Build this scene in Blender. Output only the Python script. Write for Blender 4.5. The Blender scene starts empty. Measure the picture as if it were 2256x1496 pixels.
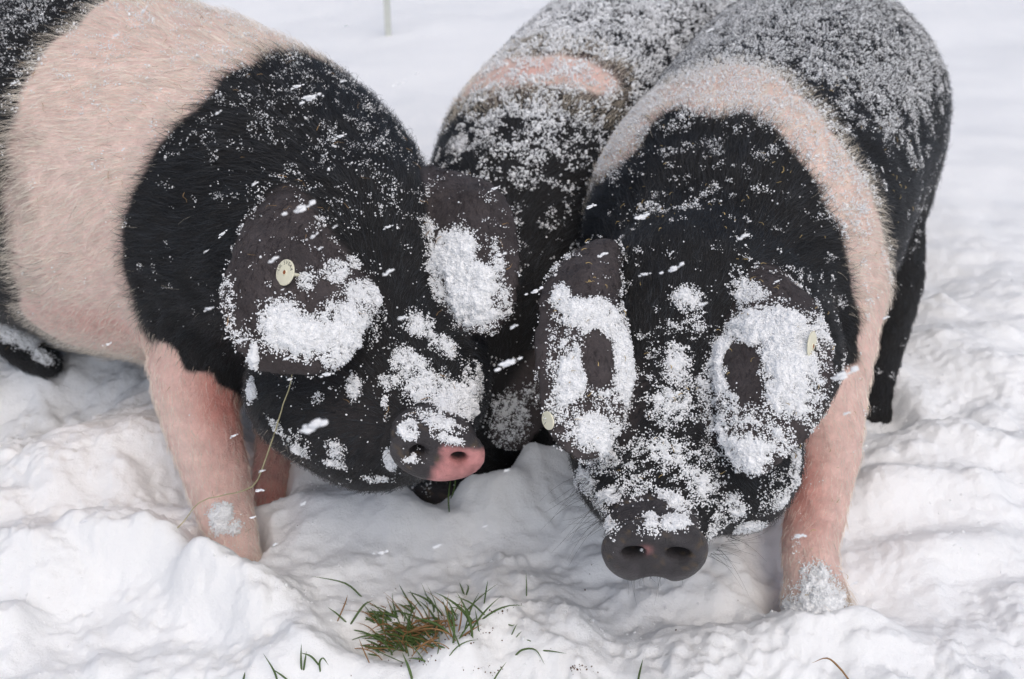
import bpy, math, random
import numpy as np
import openvdb
from mathutils import Vector
from mathutils.bvhtree import BVHTree

rnd = random.Random(7)
rng = np.random.default_rng(11)
scene = bpy.context.scene
COL = scene.collection

# ------------------------------------------------------------------ camera
CAM_H, PITCH, FPX = 1.15, math.radians(28), 2500.0
cam_data = bpy.data.cameras.new('camera')
cam = bpy.data.objects.new('camera', cam_data)
COL.objects.link(cam)
cam.location = (0, 0, CAM_H)
cam.rotation_euler = (math.pi / 2 - PITCH, 0, 0)
cam_data.sensor_width = 36
cam_data.lens = 36 * FPX / 2256
cam_data.clip_start = 0.05
cam_data.clip_end = 600
cam_data.dof.use_dof = True
cam_data.dof.focus_distance = 1.45
cam_data.dof.aperture_fstop = 5.5
scene.camera = cam

# ------------------------------------------------------------------ overcast daylight
SUN_EL, SUN_ROT = math.radians(58), math.radians(160)
world = bpy.data.worlds.new('World')
scene.world = world
world.use_nodes = True
wn, wl = world.node_tree.nodes, world.node_tree.links
wn.clear()
sky = wn.new('ShaderNodeTexSky')
sky.sky_type = 'NISHITA'
sky.sun_disc = False
sky.sun_elevation = SUN_EL
sky.sun_rotation = SUN_ROT
sky.dust_density = 4.0
sky.air_density = 1.0
hs = wn.new('ShaderNodeHueSaturation')
hs.inputs['Saturation'].default_value = 0.88
bgn = wn.new('ShaderNodeBackground')
bgn.inputs['Strength'].default_value = 0.112
wo = wn.new('ShaderNodeOutputWorld')
wl.new(sky.outputs[0], hs.inputs['Color'])
wl.new(hs.outputs[0], bgn.inputs['Color'])
wl.new(bgn.outputs[0], wo.inputs['Surface'])
sun_data = bpy.data.lights.new('sun', 'SUN')
sun_data.energy = 0.7
sun_data.angle = math.radians(85)
sun_data.color = (1.0, 0.99, 0.97)
sun = bpy.data.objects.new('sun', sun_data)
COL.objects.link(sun)
sun.rotation_euler = (math.pi / 2 - SUN_EL, 0, math.pi - SUN_ROT)
scene.view_settings.view_transform = 'Standard'
scene.view_settings.look = 'None'
scene.view_settings.gamma = 1.0
scene.view_settings.use_curve_mapping = False
scene.view_settings.exposure = 0.21
scene.cycles.max_bounces = 8
scene.cycles.diffuse_bounces = 6
scene.cycles.use_denoising = True

# ------------------------------------------------------------------ helpers
FWD = np.array((0, math.cos(PITCH), -math.sin(PITCH)))
UPV = np.array((0, math.sin(PITCH), math.cos(PITCH)))
RGT = np.array((1.0, 0, 0))
EYE = np.array((0, 0, CAM_H))


def at(px, py, depth):
    return EYE + depth * (FWD + (px - 1128) / FPX * RGT - (py - 748) / FPX * UPV)


def ground(px, py, z=0.0):
    d = FWD + (px - 1128) / FPX * RGT - (py - 748) / FPX * UPV
    return EYE + d * ((z - CAM_H) / d[2])


_perm = rng.permutation(256).astype(np.int32)
_perm = np.concatenate([_perm, _perm, _perm])
_grad = rng.normal(size=(256, 3))
_grad /= np.linalg.norm(_grad, axis=1)[:, None]


def noise3(p):
    p = np.asarray(p, dtype=np.float64)
    i = np.floor(p).astype(np.int64)
    f = p - i
    i &= 255
    w = f * f * f * (f * (f * 6 - 15) + 10)
    r = 0
    for dx in (0, 1):
        for dy in (0, 1):
            for dz in (0, 1):
                h = _perm[_perm[_perm[i[:, 0] + dx] + i[:, 1] + dy] + (i[:, 2] + dz)]
                g = _grad[h]
                d = g[:, 0] * (f[:, 0] - dx) + g[:, 1] * (f[:, 1] - dy) + g[:, 2] * (f[:, 2] - dz)
                ww = (w[:, 0] if dx else 1 - w[:, 0]) * (w[:, 1] if dy else 1 - w[:, 1]) * (w[:, 2] if dz else 1 - w[:, 2])
                r = r + d * ww
    return r * 1.6


def fbm(p, octv=4, lac=2.1, gain=0.5):
    r, a = 0, 1.0
    p = np.asarray(p, dtype=np.float64)
    for k in range(octv):
        r = r + a * noise3(p + 17.3 * k)
        p = p * lac
        a *= gain
    return r


def sstep(a, b, x):
    t = np.clip((x - a) / (b - a), 0, 1)
    return t * t * (3 - 2 * t)


def unit(v):
    v = np.asarray(v, dtype=np.float64)
    return v / np.maximum(np.linalg.norm(v, axis=-1, keepdims=True), 1e-9)


def tag(o, label=None, category=None, group=None, kind=None):
    if label: o['label'] = label
    if category: o['category'] = category
    if group: o['group'] = group
    if kind: o['kind'] = kind
    return o


def link(name, data, parent=None, mat=None):
    o = bpy.data.objects.new(name, data)
    COL.objects.link(o)
    if mat is not None:
        data.materials.append(mat)
    if parent is not None:
        o.parent = parent
    return o


def mesh_np(name, verts, faces, smooth=True):
    verts = np.asarray(verts, dtype=np.float32)
    faces = np.asarray(faces, dtype=np.int32)
    me = bpy.data.meshes.new(name)
    me.vertices.add(len(verts))
    me.vertices.foreach_set('co', verts.ravel())
    n = faces.shape[1]
    me.loops.add(faces.size)
    me.loops.foreach_set('vertex_index', faces.ravel())
    me.polygons.add(len(faces))
    me.polygons.foreach_set('loop_start', np.arange(0, faces.size, n, dtype=np.int32))
    me.polygons.foreach_set('loop_total', np.full(len(faces), n, dtype=np.int32))
    me.polygons.foreach_set('use_smooth', np.full(len(faces), smooth, dtype=bool))
    me.update(calc_edges=True)
    return me


def add_attr(me, name, arr, kind='FLOAT', domain='POINT'):
    a = me.attributes.new(name, kind, domain)
    arr = np.asarray(arr, dtype=np.float32)
    a.data.foreach_set({'FLOAT': 'value', 'FLOAT_VECTOR': 'vector', 'FLOAT_COLOR': 'color'}[kind], arr.ravel())


# ------------------------------------------------------------------ materials
class NT:
    def __init__(s, name):
        s.m = bpy.data.materials.new(name)
        s.m.use_nodes = True
        s.n, s.l = s.m.node_tree.nodes, s.m.node_tree.links
        s.n.clear()
        s.out = s.n.new('ShaderNodeOutputMaterial')
        s.p = s.n.new('ShaderNodeBsdfPrincipled')
        s.l.new(s.p.outputs[0], s.out.inputs['Surface'])

    def node(s, t, **kw):
        n = s.n.new(t)
        for k, v in kw.items():
            setattr(n, k, v)
        return n

    def set(s, sock, v):
        if hasattr(v, 'is_output') or hasattr(v, 'links'):
            s.l.new(v, s.p.inputs[sock])
        else:
            s.p.inputs[sock].default_value = v
        return s

    def attr(s, name, out='Fac'):
        n = s.node('ShaderNodeAttribute', attribute_name=name)
        return n.outputs[out]

    def noise(s, scale, detail=4, rough=0.55, vec=None, dist=0.0):
        n = s.node('ShaderNodeTexNoise')
        n.inputs['Scale'].default_value = scale
        n.inputs['Detail'].default_value = detail
        n.inputs['Roughness'].default_value = rough
        n.inputs['Distortion'].default_value = dist
        if vec is None:
            vec = s.node('ShaderNodeTexCoord').outputs['Object']
        s.l.new(vec, n.inputs['Vector'])
        return n.outputs['Fac']

    def ramp(s, fac, a, b, c0=(0, 0, 0, 1), c1=(1, 1, 1, 1)):
        r = s.node('ShaderNodeValToRGB')
        r.color_ramp.elements[0].position = a
        r.color_ramp.elements[1].position = b
        r.color_ramp.elements[0].color = c0
        r.color_ramp.elements[1].color = c1
        s.l.new(fac, r.inputs[0])
        return r.outputs[0]

    def mix(s, fac, a, b):
        m = s.node('ShaderNodeMix', data_type='RGBA')
        for sock, v in ((0, fac), (6, a), (7, b)):
            if hasattr(v, 'links'):
                s.l.new(v, m.inputs[sock])
            else:
                m.inputs[sock].default_value = v if sock == 0 else (*v, 1) if len(v) == 3 else v
        return m.outputs[2]

    def bump(s, h, strength=0.3, dist=0.01, normal=None):
        b = s.node('ShaderNodeBump')
        b.inputs['Strength'].default_value = strength
        b.inputs['Distance'].default_value = dist
        s.l.new(h, b.inputs['Height'])
        if normal is not None:
            s.l.new(normal, b.inputs['Normal'])
        return b.outputs[0]


def simple_mat(name, col, rough=0.6, spec=0.3, var=0.15, scale=60):
    t = NT(name)
    dark = tuple(c * (1 - var) for c in col)
    lite = tuple(min(1, c * (1 + var)) for c in col)
    t.set('Base Color', t.mix(t.noise(scale), dark, lite))
    t.set('Roughness', rough).set('Specular IOR Level', spec)
    return t.m


def snow_material():
    t = NT('snow')
    n1 = t.noise(9, 3)
    dirt = t.attr('dirt')
    c = t.mix(n1, (0.90, 0.915, 0.93), (0.94, 0.95, 0.955))
    c = t.mix(dirt, c, (0.50, 0.40, 0.29))
    t.set('Base Color', c)
    t.set('Roughness', 0.75).set('Specular IOR Level', 0.15)
    t.set('Subsurface Weight', 0.35)
    t.p.inputs['Subsurface Radius'].default_value = (1.0, 1.0, 1.0)
    t.p.inputs['Subsurface Scale'].default_value = 0.009
    b1 = t.bump(t.noise(120, 7, 0.7), 0.55, 0.006)
    t.set('Normal', t.bump(t.noise(800, 3, 0.6), 0.3, 0.0012, b1))
    return t.m


def grain_material():
    t = NT('snow_grain')
    t.n.remove(t.p)
    d, tr, mx = t.node('ShaderNodeBsdfDiffuse'), t.node('ShaderNodeBsdfTranslucent'), t.node('ShaderNodeMixShader')
    d.inputs['Color'].default_value = (0.95, 0.96, 0.97, 1)
    tr.inputs['Color'].default_value = (0.94, 0.95, 0.96, 1)
    mx.inputs[0].default_value = 0.10
    t.l.new(d.outputs[0], mx.inputs[1])
    t.l.new(tr.outputs[0], mx.inputs[2])
    t.l.new(mx.outputs[0], t.out.inputs['Surface'])
    return t.m


def skin_material():
    t = NT('pig_skin')
    c = t.attr('skin', 'Color')
    n = t.noise(45, 5, 0.6)
    m = t.node('ShaderNodeMix', data_type='RGBA', blend_type='MULTIPLY')
    m.inputs[0].default_value = 1.0
    t.l.new(c, m.inputs[6])
    t.l.new(t.ramp(n, 0.3, 0.7, (0.86, 0.84, 0.84, 1), (1.08, 1.08, 1.08, 1)), m.inputs[7])
    t.set('Base Color', m.outputs[2])
    wet = t.attr('wet')
    rr = t.node('ShaderNodeMapRange')
    rr.inputs['To Min'].default_value = 0.6
    rr.inputs['To Max'].default_value = 0.33
    t.l.new(wet, rr.inputs['Value'])
    t.set('Roughness', rr.outputs[0]).set('Specular IOR Level', 0.4)
    wv = t.node('ShaderNodeTexVoronoi', feature='DISTANCE_TO_EDGE')
    wv.inputs['Scale'].default_value = 170
    t.l.new(t.node('ShaderNodeTexCoord').outputs['Object'], wv.inputs['Vector'])
    b = t.bump(t.ramp(wv.outputs[0], 0.0, 0.12), 0.35, 0.0012)
    t.set('Normal', t.bump(t.noise(70, 8, 0.75, dist=2.5), 0.85, 0.006, b))
    return t.m


def hair_material():
    t = NT('pig_bristle')
    t.set('Base Color', t.attr('tint', 'Color'))
    t.set('Roughness', 0.36).set('Specular IOR Level', 0.5)
    return t.m


MAT_SNOW = snow_material()
MAT_GRAIN = grain_material()
MAT_SKIN = skin_material()
MAT_HAIR = hair_material()


# ------------------------------------------------------------------ implicit pig bodies
class Tube:
    """a limb or trunk: nodes (point, half width, half height); side = the width direction"""

    def __init__(s, nodes, kind, k=0.03, side=None, hair=1.0, down=0.3, cap=1.0, curl=0.0):
        s.P = np.array([n[0] for n in nodes], dtype=np.float64)
        s.R = np.array([(n[1], n[2]) for n in nodes], dtype=np.float64)
        s.kind, s.k, s.hair, s.down, s.cap = kind, k, hair, down, cap
        s.side = side
        s.curl = curl

    def bounds(s, pad):
        r = s.R.max() + pad
        return s.P.min(0) - r, s.P.max(0) + r

    def eval(s, X, want_dir=False, only=None):
        best = np.full(len(X), 1e9)
        bd = np.zeros((len(X), 3)) if want_dir else None
        for j in (range(len(s.P) - 1) if only is None else (only,)):
            a, b = s.P[j], s.P[j + 1]
            ax = b - a
            L = np.linalg.norm(ax)
            ax = ax / L
            rel = X - a
            w = rel @ ax
            t = np.clip(w / L, 0, 1)
            over = w - t * L
            if j > 0:
                over = np.where(w < 0, over, over)
            ref = s.side if s.side is not None else RGT
            ref = np.asarray(ref, float)
            su = ref - ax * (ref @ ax)
            su /= np.linalg.norm(su)
            sv = np.cross(ax, su)
            u = rel @ su
            v = rel @ sv
            tt = t if len(s.P) < 3 else t
            rx = s.R[j, 0] + (s.R[j + 1, 0] - s.R[j, 0]) * tt
            ry = s.R[j, 1] + (s.R[j + 1, 1] - s.R[j, 1]) * tt
            if s.curl:
                v = v + s.curl * u * u / np.maximum(rx, 0.02)
            rz = np.minimum(rx, ry) * s.cap if s.cap else np.minimum(rx, ry)
            q2 = (u / rx) ** 2 + (v / ry) ** 2 + (over / rz) ** 2
            q = np.sqrt(q2)
            g = np.sqrt((u / rx ** 2) ** 2 + (v / ry ** 2) ** 2 + (over / rz ** 2) ** 2)
            d = np.where(g > 1e-6, q * (q - 1) / np.maximum(g, 1e-6), -np.minimum(rx, ry))
            m = d < best
            best = np.where(m, d, best)
            if want_dir:
                bd[m] = ax
        return (best, bd) if want_dir else best


class Ball:
    def __init__(s, c, r, kind, k=0.03, frame=None, carve=False, hairdir=None):
        s.c = np.asarray(c, float)
        s.r = np.asarray(r, float)
        s.kind, s.k, s.carve = kind, k, carve
        s.F = np.eye(3) if frame is None else np.asarray(frame)
        s.hair, s.down = 1.0, 0.3
        s.dir = np.asarray(hairdir if hairdir is not None else (0, 0.3, -1.0), float)

    def bounds(s, pad):
        r = s.r.max() + pad
        return s.c - r, s.c + r

    def eval(s, X, want_dir=False):
        q = (X - s.c) @ s.F.T
        n = np.linalg.norm(q / s.r, axis=1)
        g = np.linalg.norm(q / s.r ** 2, axis=1)
        d = n * (n - 1) / np.maximum(g, 1e-6)
        return (d, np.tile(s.dir, (len(X), 1))) if want_dir else d


def smooth_nodes(nodes, n=3):
    """Catmull-Rom through (point, rx, ry) nodes"""
    A = np.array([list(p) + [a, b] for p, a, b in nodes], float)
    ext = np.vstack([2 * A[0] - A[1], A, 2 * A[-1] - A[-2]])
    out = []
    for i in range(1, len(ext) - 2):
        for q in range(n):
            t = q / n
            p0, p1, p2, p3 = ext[i - 1:i + 3]
            out.append(0.5 * (2 * p1 + (p2 - p0) * t + (2 * p0 - 5 * p1 + 4 * p2 - p3) * t * t + (3 * p1 - p0 - 3 * p2 + p3) * t ** 3))
    out.append(A[-1])
    return [(o[:3], o[3], o[4]) for o in out]


def build_surface(prims, vox):
    pad = 0.05
    lo = np.min([p.bounds(pad)[0] for p in prims], axis=0)
    hi = np.max([p.bounds(pad)[1] for p in prims], axis=0)
    dims = np.ceil((hi - lo) / vox).astype(int) + 1
    G = np.full(dims, 0.2, dtype=np.float32)

    def box_eval(a, b, f):
        i0 = np.maximum(np.floor((a - lo) / vox).astype(int), 0)
        i1 = np.minimum(np.ceil((b - lo) / vox).astype(int) + 1, dims)
        sl = tuple(slice(i0[k], i1[k]) for k in range(3))
        ax = [(lo[k] + vox * np.arange(i0[k], i1[k])) for k in range(3)]
        X = np.stack(np.meshgrid(*ax, indexing='ij'), -1).reshape(-1, 3)
        return sl, f(X).reshape(tuple(i1 - i0)).astype(np.float32)

    for pr in prims:
        pd = pr.k + 2 * vox
        if isinstance(pr, Tube):
            full, d = box_eval(*pr.bounds(pd), lambda X: np.full(len(X), 0.2))
            off = np.array([q.start for q in full])
            for q in range(len(pr.P) - 1):
                r = pr.R[q:q + 2].max() + pd
                a, b = np.minimum(pr.P[q], pr.P[q + 1]) - r, np.maximum(pr.P[q], pr.P[q + 1]) + r
                sl, e = box_eval(a, b, lambda X: pr.eval(X, only=q))
                sub = tuple(slice(sl[k].start - off[k], sl[k].stop - off[k]) for k in range(3))
                d[sub] = np.minimum(d[sub], e)
            sl = full
        else:
            sl, d = box_eval(*pr.bounds(pd), pr.eval)
        g = G[sl]
        k = pr.k
        if getattr(pr, 'carve', False):
            d = -d
            h = np.maximum(k - np.abs(g - d), 0) / k
            G[sl] = np.maximum(g, d) + h * h * k * 0.25
        else:
            h = np.maximum(k - np.abs(g - d), 0) / k
            G[sl] = np.minimum(g, d) - h * h * k * 0.25
    grid = openvdb.FloatGrid(background=0.2)
    grid.copyFromArray(np.ascontiguousarray(G))
    pts, quads = grid.convertToQuads(isovalue=0.0)
    return pts * vox + lo, quads[:, ::-1].copy()


class Surf:
    """sampled body surface: positions, normals, class weights, flow direction"""
    pass


def make_body(name, prims, vox, wrinkle=None):
    V, Q = build_surface(prims, vox)
    me = mesh_np('body', V, Q)
    N = np.zeros(len(V) * 3, dtype=np.float32)
    me.vertices.foreach_get('normal', N) if False else me.vertex_normals.foreach_get('vector', N)
    N = N.reshape(-1, 3).astype(np.float64)
    # orientation check
    c = V.mean(0)
    if ((V - c) * N).sum() < 0:
        Q = Q[:, ::-1].copy()
        N = -N
    body_prims = [p for p in prims if not getattr(p, 'carve', False)]
    D = np.empty((len(body_prims), len(V)))
    F = np.zeros((len(body_prims), len(V), 3))
    for i, p in enumerate(body_prims):
        D[i], f = p.eval(V, True)
        dn = np.array((0, 0, -1.0))
        F[i] = f * p.hair + dn * p.down
    W = np.exp(-(D - D.min(0)) / 0.012)
    W /= W.sum(0)
    kinds = sorted(set(p.kind for p in body_prims))
    K = {k: sum(W[i] for i, p in enumerate(body_prims) if p.kind == k) for k in kinds}
    W2 = np.exp(-(D - D.min(0)) / 0.03)
    flow = (W2[:, :, None] * F).sum(0)
    flow = flow - N * (flow * N).sum(1)[:, None]
    flow = unit(flow)
    s = Surf()
    s.V, s.Q, s.N, s.K, s.flow, s.vox = V, Q, N, K, flow, vox
    return s


def finish_surface(s, disp):
    s.V = s.V + s.N * disp[:, None]
    s.mesh = mesh_np('body', s.V, s.Q)
    N = np.zeros(len(s.V) * 3, dtype=np.float32)
    s.mesh.vertex_normals.foreach_get('vector', N)
    s.N = N.reshape(-1, 3).astype(np.float64)
    s.bvh = BVHTree.FromPolygons([tuple(v) for v in s.V.tolist()], s.Q.tolist())
    T = np.vstack([s.Q[:, [0, 1, 2]], s.Q[:, [0, 2, 3]]])
    s.T = T
    a, b, c = s.V[T[:, 0]], s.V[T[:, 1]], s.V[T[:, 2]]
    s.area = 0.5 * np.linalg.norm(np.cross(b - a, c - a), axis=1)


def hit(s, px, py):
    d = FWD + (px - 1128) / FPX * RGT - (py - 748) / FPX * UPV
    h = s.bvh.ray_cast(Vector(EYE), Vector(d))
    return None if h[0] is None else np.array(h[0])


def seed_field(s, seeds, power=1.9):
    """soft nearest-mark field through surface marks [(px, py, value)]"""
    pts, vals = [], []
    for px, py, v in seeds:
        h = hit(s, px, py)
        if h is None:
            print('seed missed', px, py)
            continue
        pts.append(h)
        vals.append(v)
    num = np.zeros(len(s.V))
    den = np.zeros(len(s.V))
    for p, v in zip(pts, vals):
        w = 1.0 / (((s.V - p) ** 2).sum(1) + 1e-4) ** power
        num += w * v
        den += w
    return num / den


def sample(s, n, dens=None):
    w = s.area.copy()
    if dens is not None:
        w = w * dens[s.T].mean(1)
    cum = np.cumsum(w)
    t = np.searchsorted(cum, rng.random(n) * cum[-1])
    t = np.minimum(t, len(s.T) - 1)
    r1, r2 = np.sqrt(rng.random(n)), rng.random(n)
    B = np.stack([1 - r1, r1 * (1 - r2), r1 * r2], 1)
    return s.T[t], B, w.sum()


def interp(A, tri, B):
    A = np.asarray(A)
    if A.ndim == 1:
        return (A[tri] * B).sum(1)
    return (A[tri] * B[:, :, None]).sum(1)


def hair_object(name, P, mat, tint, rad, parent, kind='stuff'):
    """P: (n, m, 3) points of each hair"""
    n, m = P.shape[:2]
    hc = bpy.data.hair_curves.new(name)
    hc.add_curves([m] * n)
    hc.attributes['position'].data.foreach_set('vector', P.astype(np.float32).ravel())
    r = hc.attributes.get('radius') or hc.attributes.new('radius', 'FLOAT', 'POINT')
    prof = np.linspace(1, 0.25, m)
    r.data.foreach_set('value', (rad[:, None] * prof[None]).astype(np.float32).ravel())
    a = hc.attributes.new('tint', 'FLOAT_COLOR', 'CURVE')
    a.data.foreach_set('color', np.hstack([tint, np.ones((n, 1))]).astype(np.float32).ravel())
    o = link(name, hc, parent, mat)
    if kind: o['kind'] = kind
    return o


def blob_mesh(name, seed, sub=1, amp=0.35, flat=1.0):
    import bmesh
    bm = bmesh.new()
    bmesh.ops.create_icosphere(bm, subdivisions=sub, radius=1.0)
    co = np.array([v.co[:] for v in bm.verts])
    d = 1 + amp * noise3(co * 1.3 + seed * 7.7) + amp * 0.6 * noise3(co * 3.1 + seed * 3.1)
    co = co * d[:, None] * np.array((1, 1, flat))
    for v, c in zip(bm.verts, co):
        v.co = c
    for f in bm.faces:
        f.smooth = True
    me = bpy.data.meshes.new(name)
    bm.to_mesh(me)
    bm.free()
    return me


GRAINS = []
for i in range(5):
    me = blob_mesh('snow_grain', i + 1, 1, 0.5)
    me.materials.append(MAT_GRAIN)
    GRAINS.append(me)


def merged_grains(name, pts, rad, parent=None, mat=None, meshes=None, squash=None):
    """real joined geometry: one small irregular lump of snow per point"""
    pts = np.asarray(pts)
    n = len(pts)
    meshes = meshes or GRAINS
    which = rng.integers(0, len(meshes), n)
    VV, FF, off = [], [], 0
    for k, me in enumerate(meshes):
        idx = np.where(which == k)[0]
        if len(idx) == 0: continue
        co = np.zeros(len(me.vertices) * 3, dtype=np.float32)
        me.vertices.foreach_get('co', co)
        co = co.reshape(-1, 3)
        f = np.array([p.vertices[:] for p in me.polygons])
        q = rng.normal(size=(len(idx), 4))
        q /= np.linalg.norm(q, axis=1)[:, None]
        w, x, y, z = q.T
        R = np.stack([1 - 2 * (y * y + z * z), 2 * (x * y - z * w), 2 * (x * z + y * w),
                      2 * (x * y + z * w), 1 - 2 * (x * x + z * z), 2 * (y * z - x * w),
                      2 * (x * z - y * w), 2 * (y * z + x * w), 1 - 2 * (x * x + y * y)], 1).reshape(-1, 3, 3)
        sc = rad[idx, None] * rng.uniform(0.7, 1.35, (len(idx), 3))
        v = np.einsum('nij,nkj->nki', R, co[None] * sc[:, None, :]) + pts[idx][:, None, :]
        VV.append(v.reshape(-1, 3))
        FF.append((f[None] + (off + np.arange(len(idx)) * len(co))[:, None, None]).reshape(-1, 3))
        off += len(idx) * len(co)
    me = mesh_np(name, np.vstack(VV), np.vstack(FF))
    return link(name, me, parent, mat or MAT_GRAIN)


def instanced_grains(name, pts, rad, parent=None, mat=None, meshes=None):
    """uncountable snow grains: points with a geometry-node scatter of grain meshes"""
    pts = np.asarray(pts, dtype=np.float32)
    me = bpy.data.meshes.new(name)
    me.vertices.add(len(pts))
    me.vertices.foreach_set('co', pts.ravel())
    add_attr(me, 'size', rad)
    add_attr(me, 'turn', rng.uniform(0, 6.28, (len(pts), 3)), 'FLOAT_VECTOR')
    o = link(name, me, parent)
    me.materials.append(mat or MAT_GRAIN)
    ng = bpy.data.node_groups.new(name + '_scatter', 'GeometryNodeTree')
    ng.interface.new_socket('Geometry', in_out='INPUT', socket_type='NodeSocketGeometry')
    ng.interface.new_socket('Geometry', in_out='OUTPUT', socket_type='NodeSocketGeometry')
    gi, go = ng.nodes.new('NodeGroupInput'), ng.nodes.new('NodeGroupOutput')
    iop = ng.nodes.new('GeometryNodeInstanceOnPoints')
    j = ng.nodes.new('GeometryNodeJoinGeometry')
    # primitive shapes built inside the tree: three differently displaced ico spheres
    for k in range(3):
        ico = ng.nodes.new('GeometryNodeMeshIcoSphere')
        ico.inputs['Radius'].default_value = 1.0
        ico.inputs['Subdivisions'].default_value = 2
        sp = ng.nodes.new('GeometryNodeSetPosition')
        nz = ng.nodes.new('ShaderNodeTexNoise')
        nz.noise_dimensions = '4D'
        nz.inputs['Scale'].default_value = 0.9
        nz.inputs['W'].default_value = 3.7 * k
        vm = ng.nodes.new('ShaderNodeVectorMath')
        vm.operation = 'SUBTRACT'
        vm.inputs[1].default_value = (0.5, 0.5, 0.5)
        vs = ng.nodes.new('ShaderNodeVectorMath')
        vs.operation = 'SCALE'
        vs.inputs['Scale'].default_value = 2.6
        ng.links.new(nz.outputs['Color'], vm.inputs[0])
        ng.links.new(vm.outputs[0], vs.inputs[0])
        ng.links.new(vs.outputs[0], sp.inputs['Offset'])
        ng.links.new(ico.outputs['Mesh'], sp.inputs['Geometry'])
        sm = ng.nodes.new('GeometryNodeSetMaterial')
        sm.inputs['Material'].default_value = mat or MAT_GRAIN
        ss = ng.nodes.new('GeometryNodeSetShadeSmooth')
        ng.links.new(sp.outputs['Geometry'], ss.inputs[0])
        ng.links.new(ss.outputs[0], sm.inputs['Geometry'])
        g2i = ng.nodes.new('GeometryNodeGeometryToInstance')
        ng.links.new(sm.outputs['Geometry'], g2i.inputs['Geometry'])
        ng.links.new(g2i.outputs[0], j.inputs[0])
    ng.links.new(gi.outputs[0], iop.inputs['Points'])
    ng.links.new(j.outputs[0], iop.inputs['Instance'])
    iop.inputs['Pick Instance'].default_value = True
    for an, ty, sock in (('size', 'FLOAT', 'Scale'), ('turn', 'FLOAT_VECTOR', 'Rotation')):
        na = ng.nodes.new('GeometryNodeInputNamedAttribute')
        na.data_type = ty
        na.inputs['Name'].default_value = an
        ng.links.new(na.outputs[0], iop.inputs[sock])
    ng.links.new(iop.outputs[0], go.inputs[0])
    md = o.modifiers.new('scatter', 'NODES')
    md.node_group = ng
    o['kind'] = 'stuff'
    return o


BLACK = np.array((0.010, 0.011, 0.013))
BLACK_SKIN = np.array((0.009, 0.0085, 0.009))
PINK = np.array((0.96, 0.74, 0.66))
EAR = np.array((0.070, 0.058, 0.058))
NOSE = np.array((0.056, 0.051, 0.054))
NOSE_PINK = np.array((0.60, 0.27, 0.26))
BLOND = np.array((0.93, 0.86, 0.76))


class Pig:
    pass


def k_of(s, name):
    return s.K.get(name, np.zeros(len(s.V)))


def colour_pig(s, seeds, rough=0.10, fr=18):
    w = seed_field(s, seeds)
    w = w + rough * fbm(s.V * fr, 3) - 2.0 * np.clip(k_of(s, 'head') + k_of(s, 'ear') + k_of(s, 'nose') - 0.35, 0, 1)
    s.white = sstep(0.15, 0.65, w)
    s.wraw = w


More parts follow.
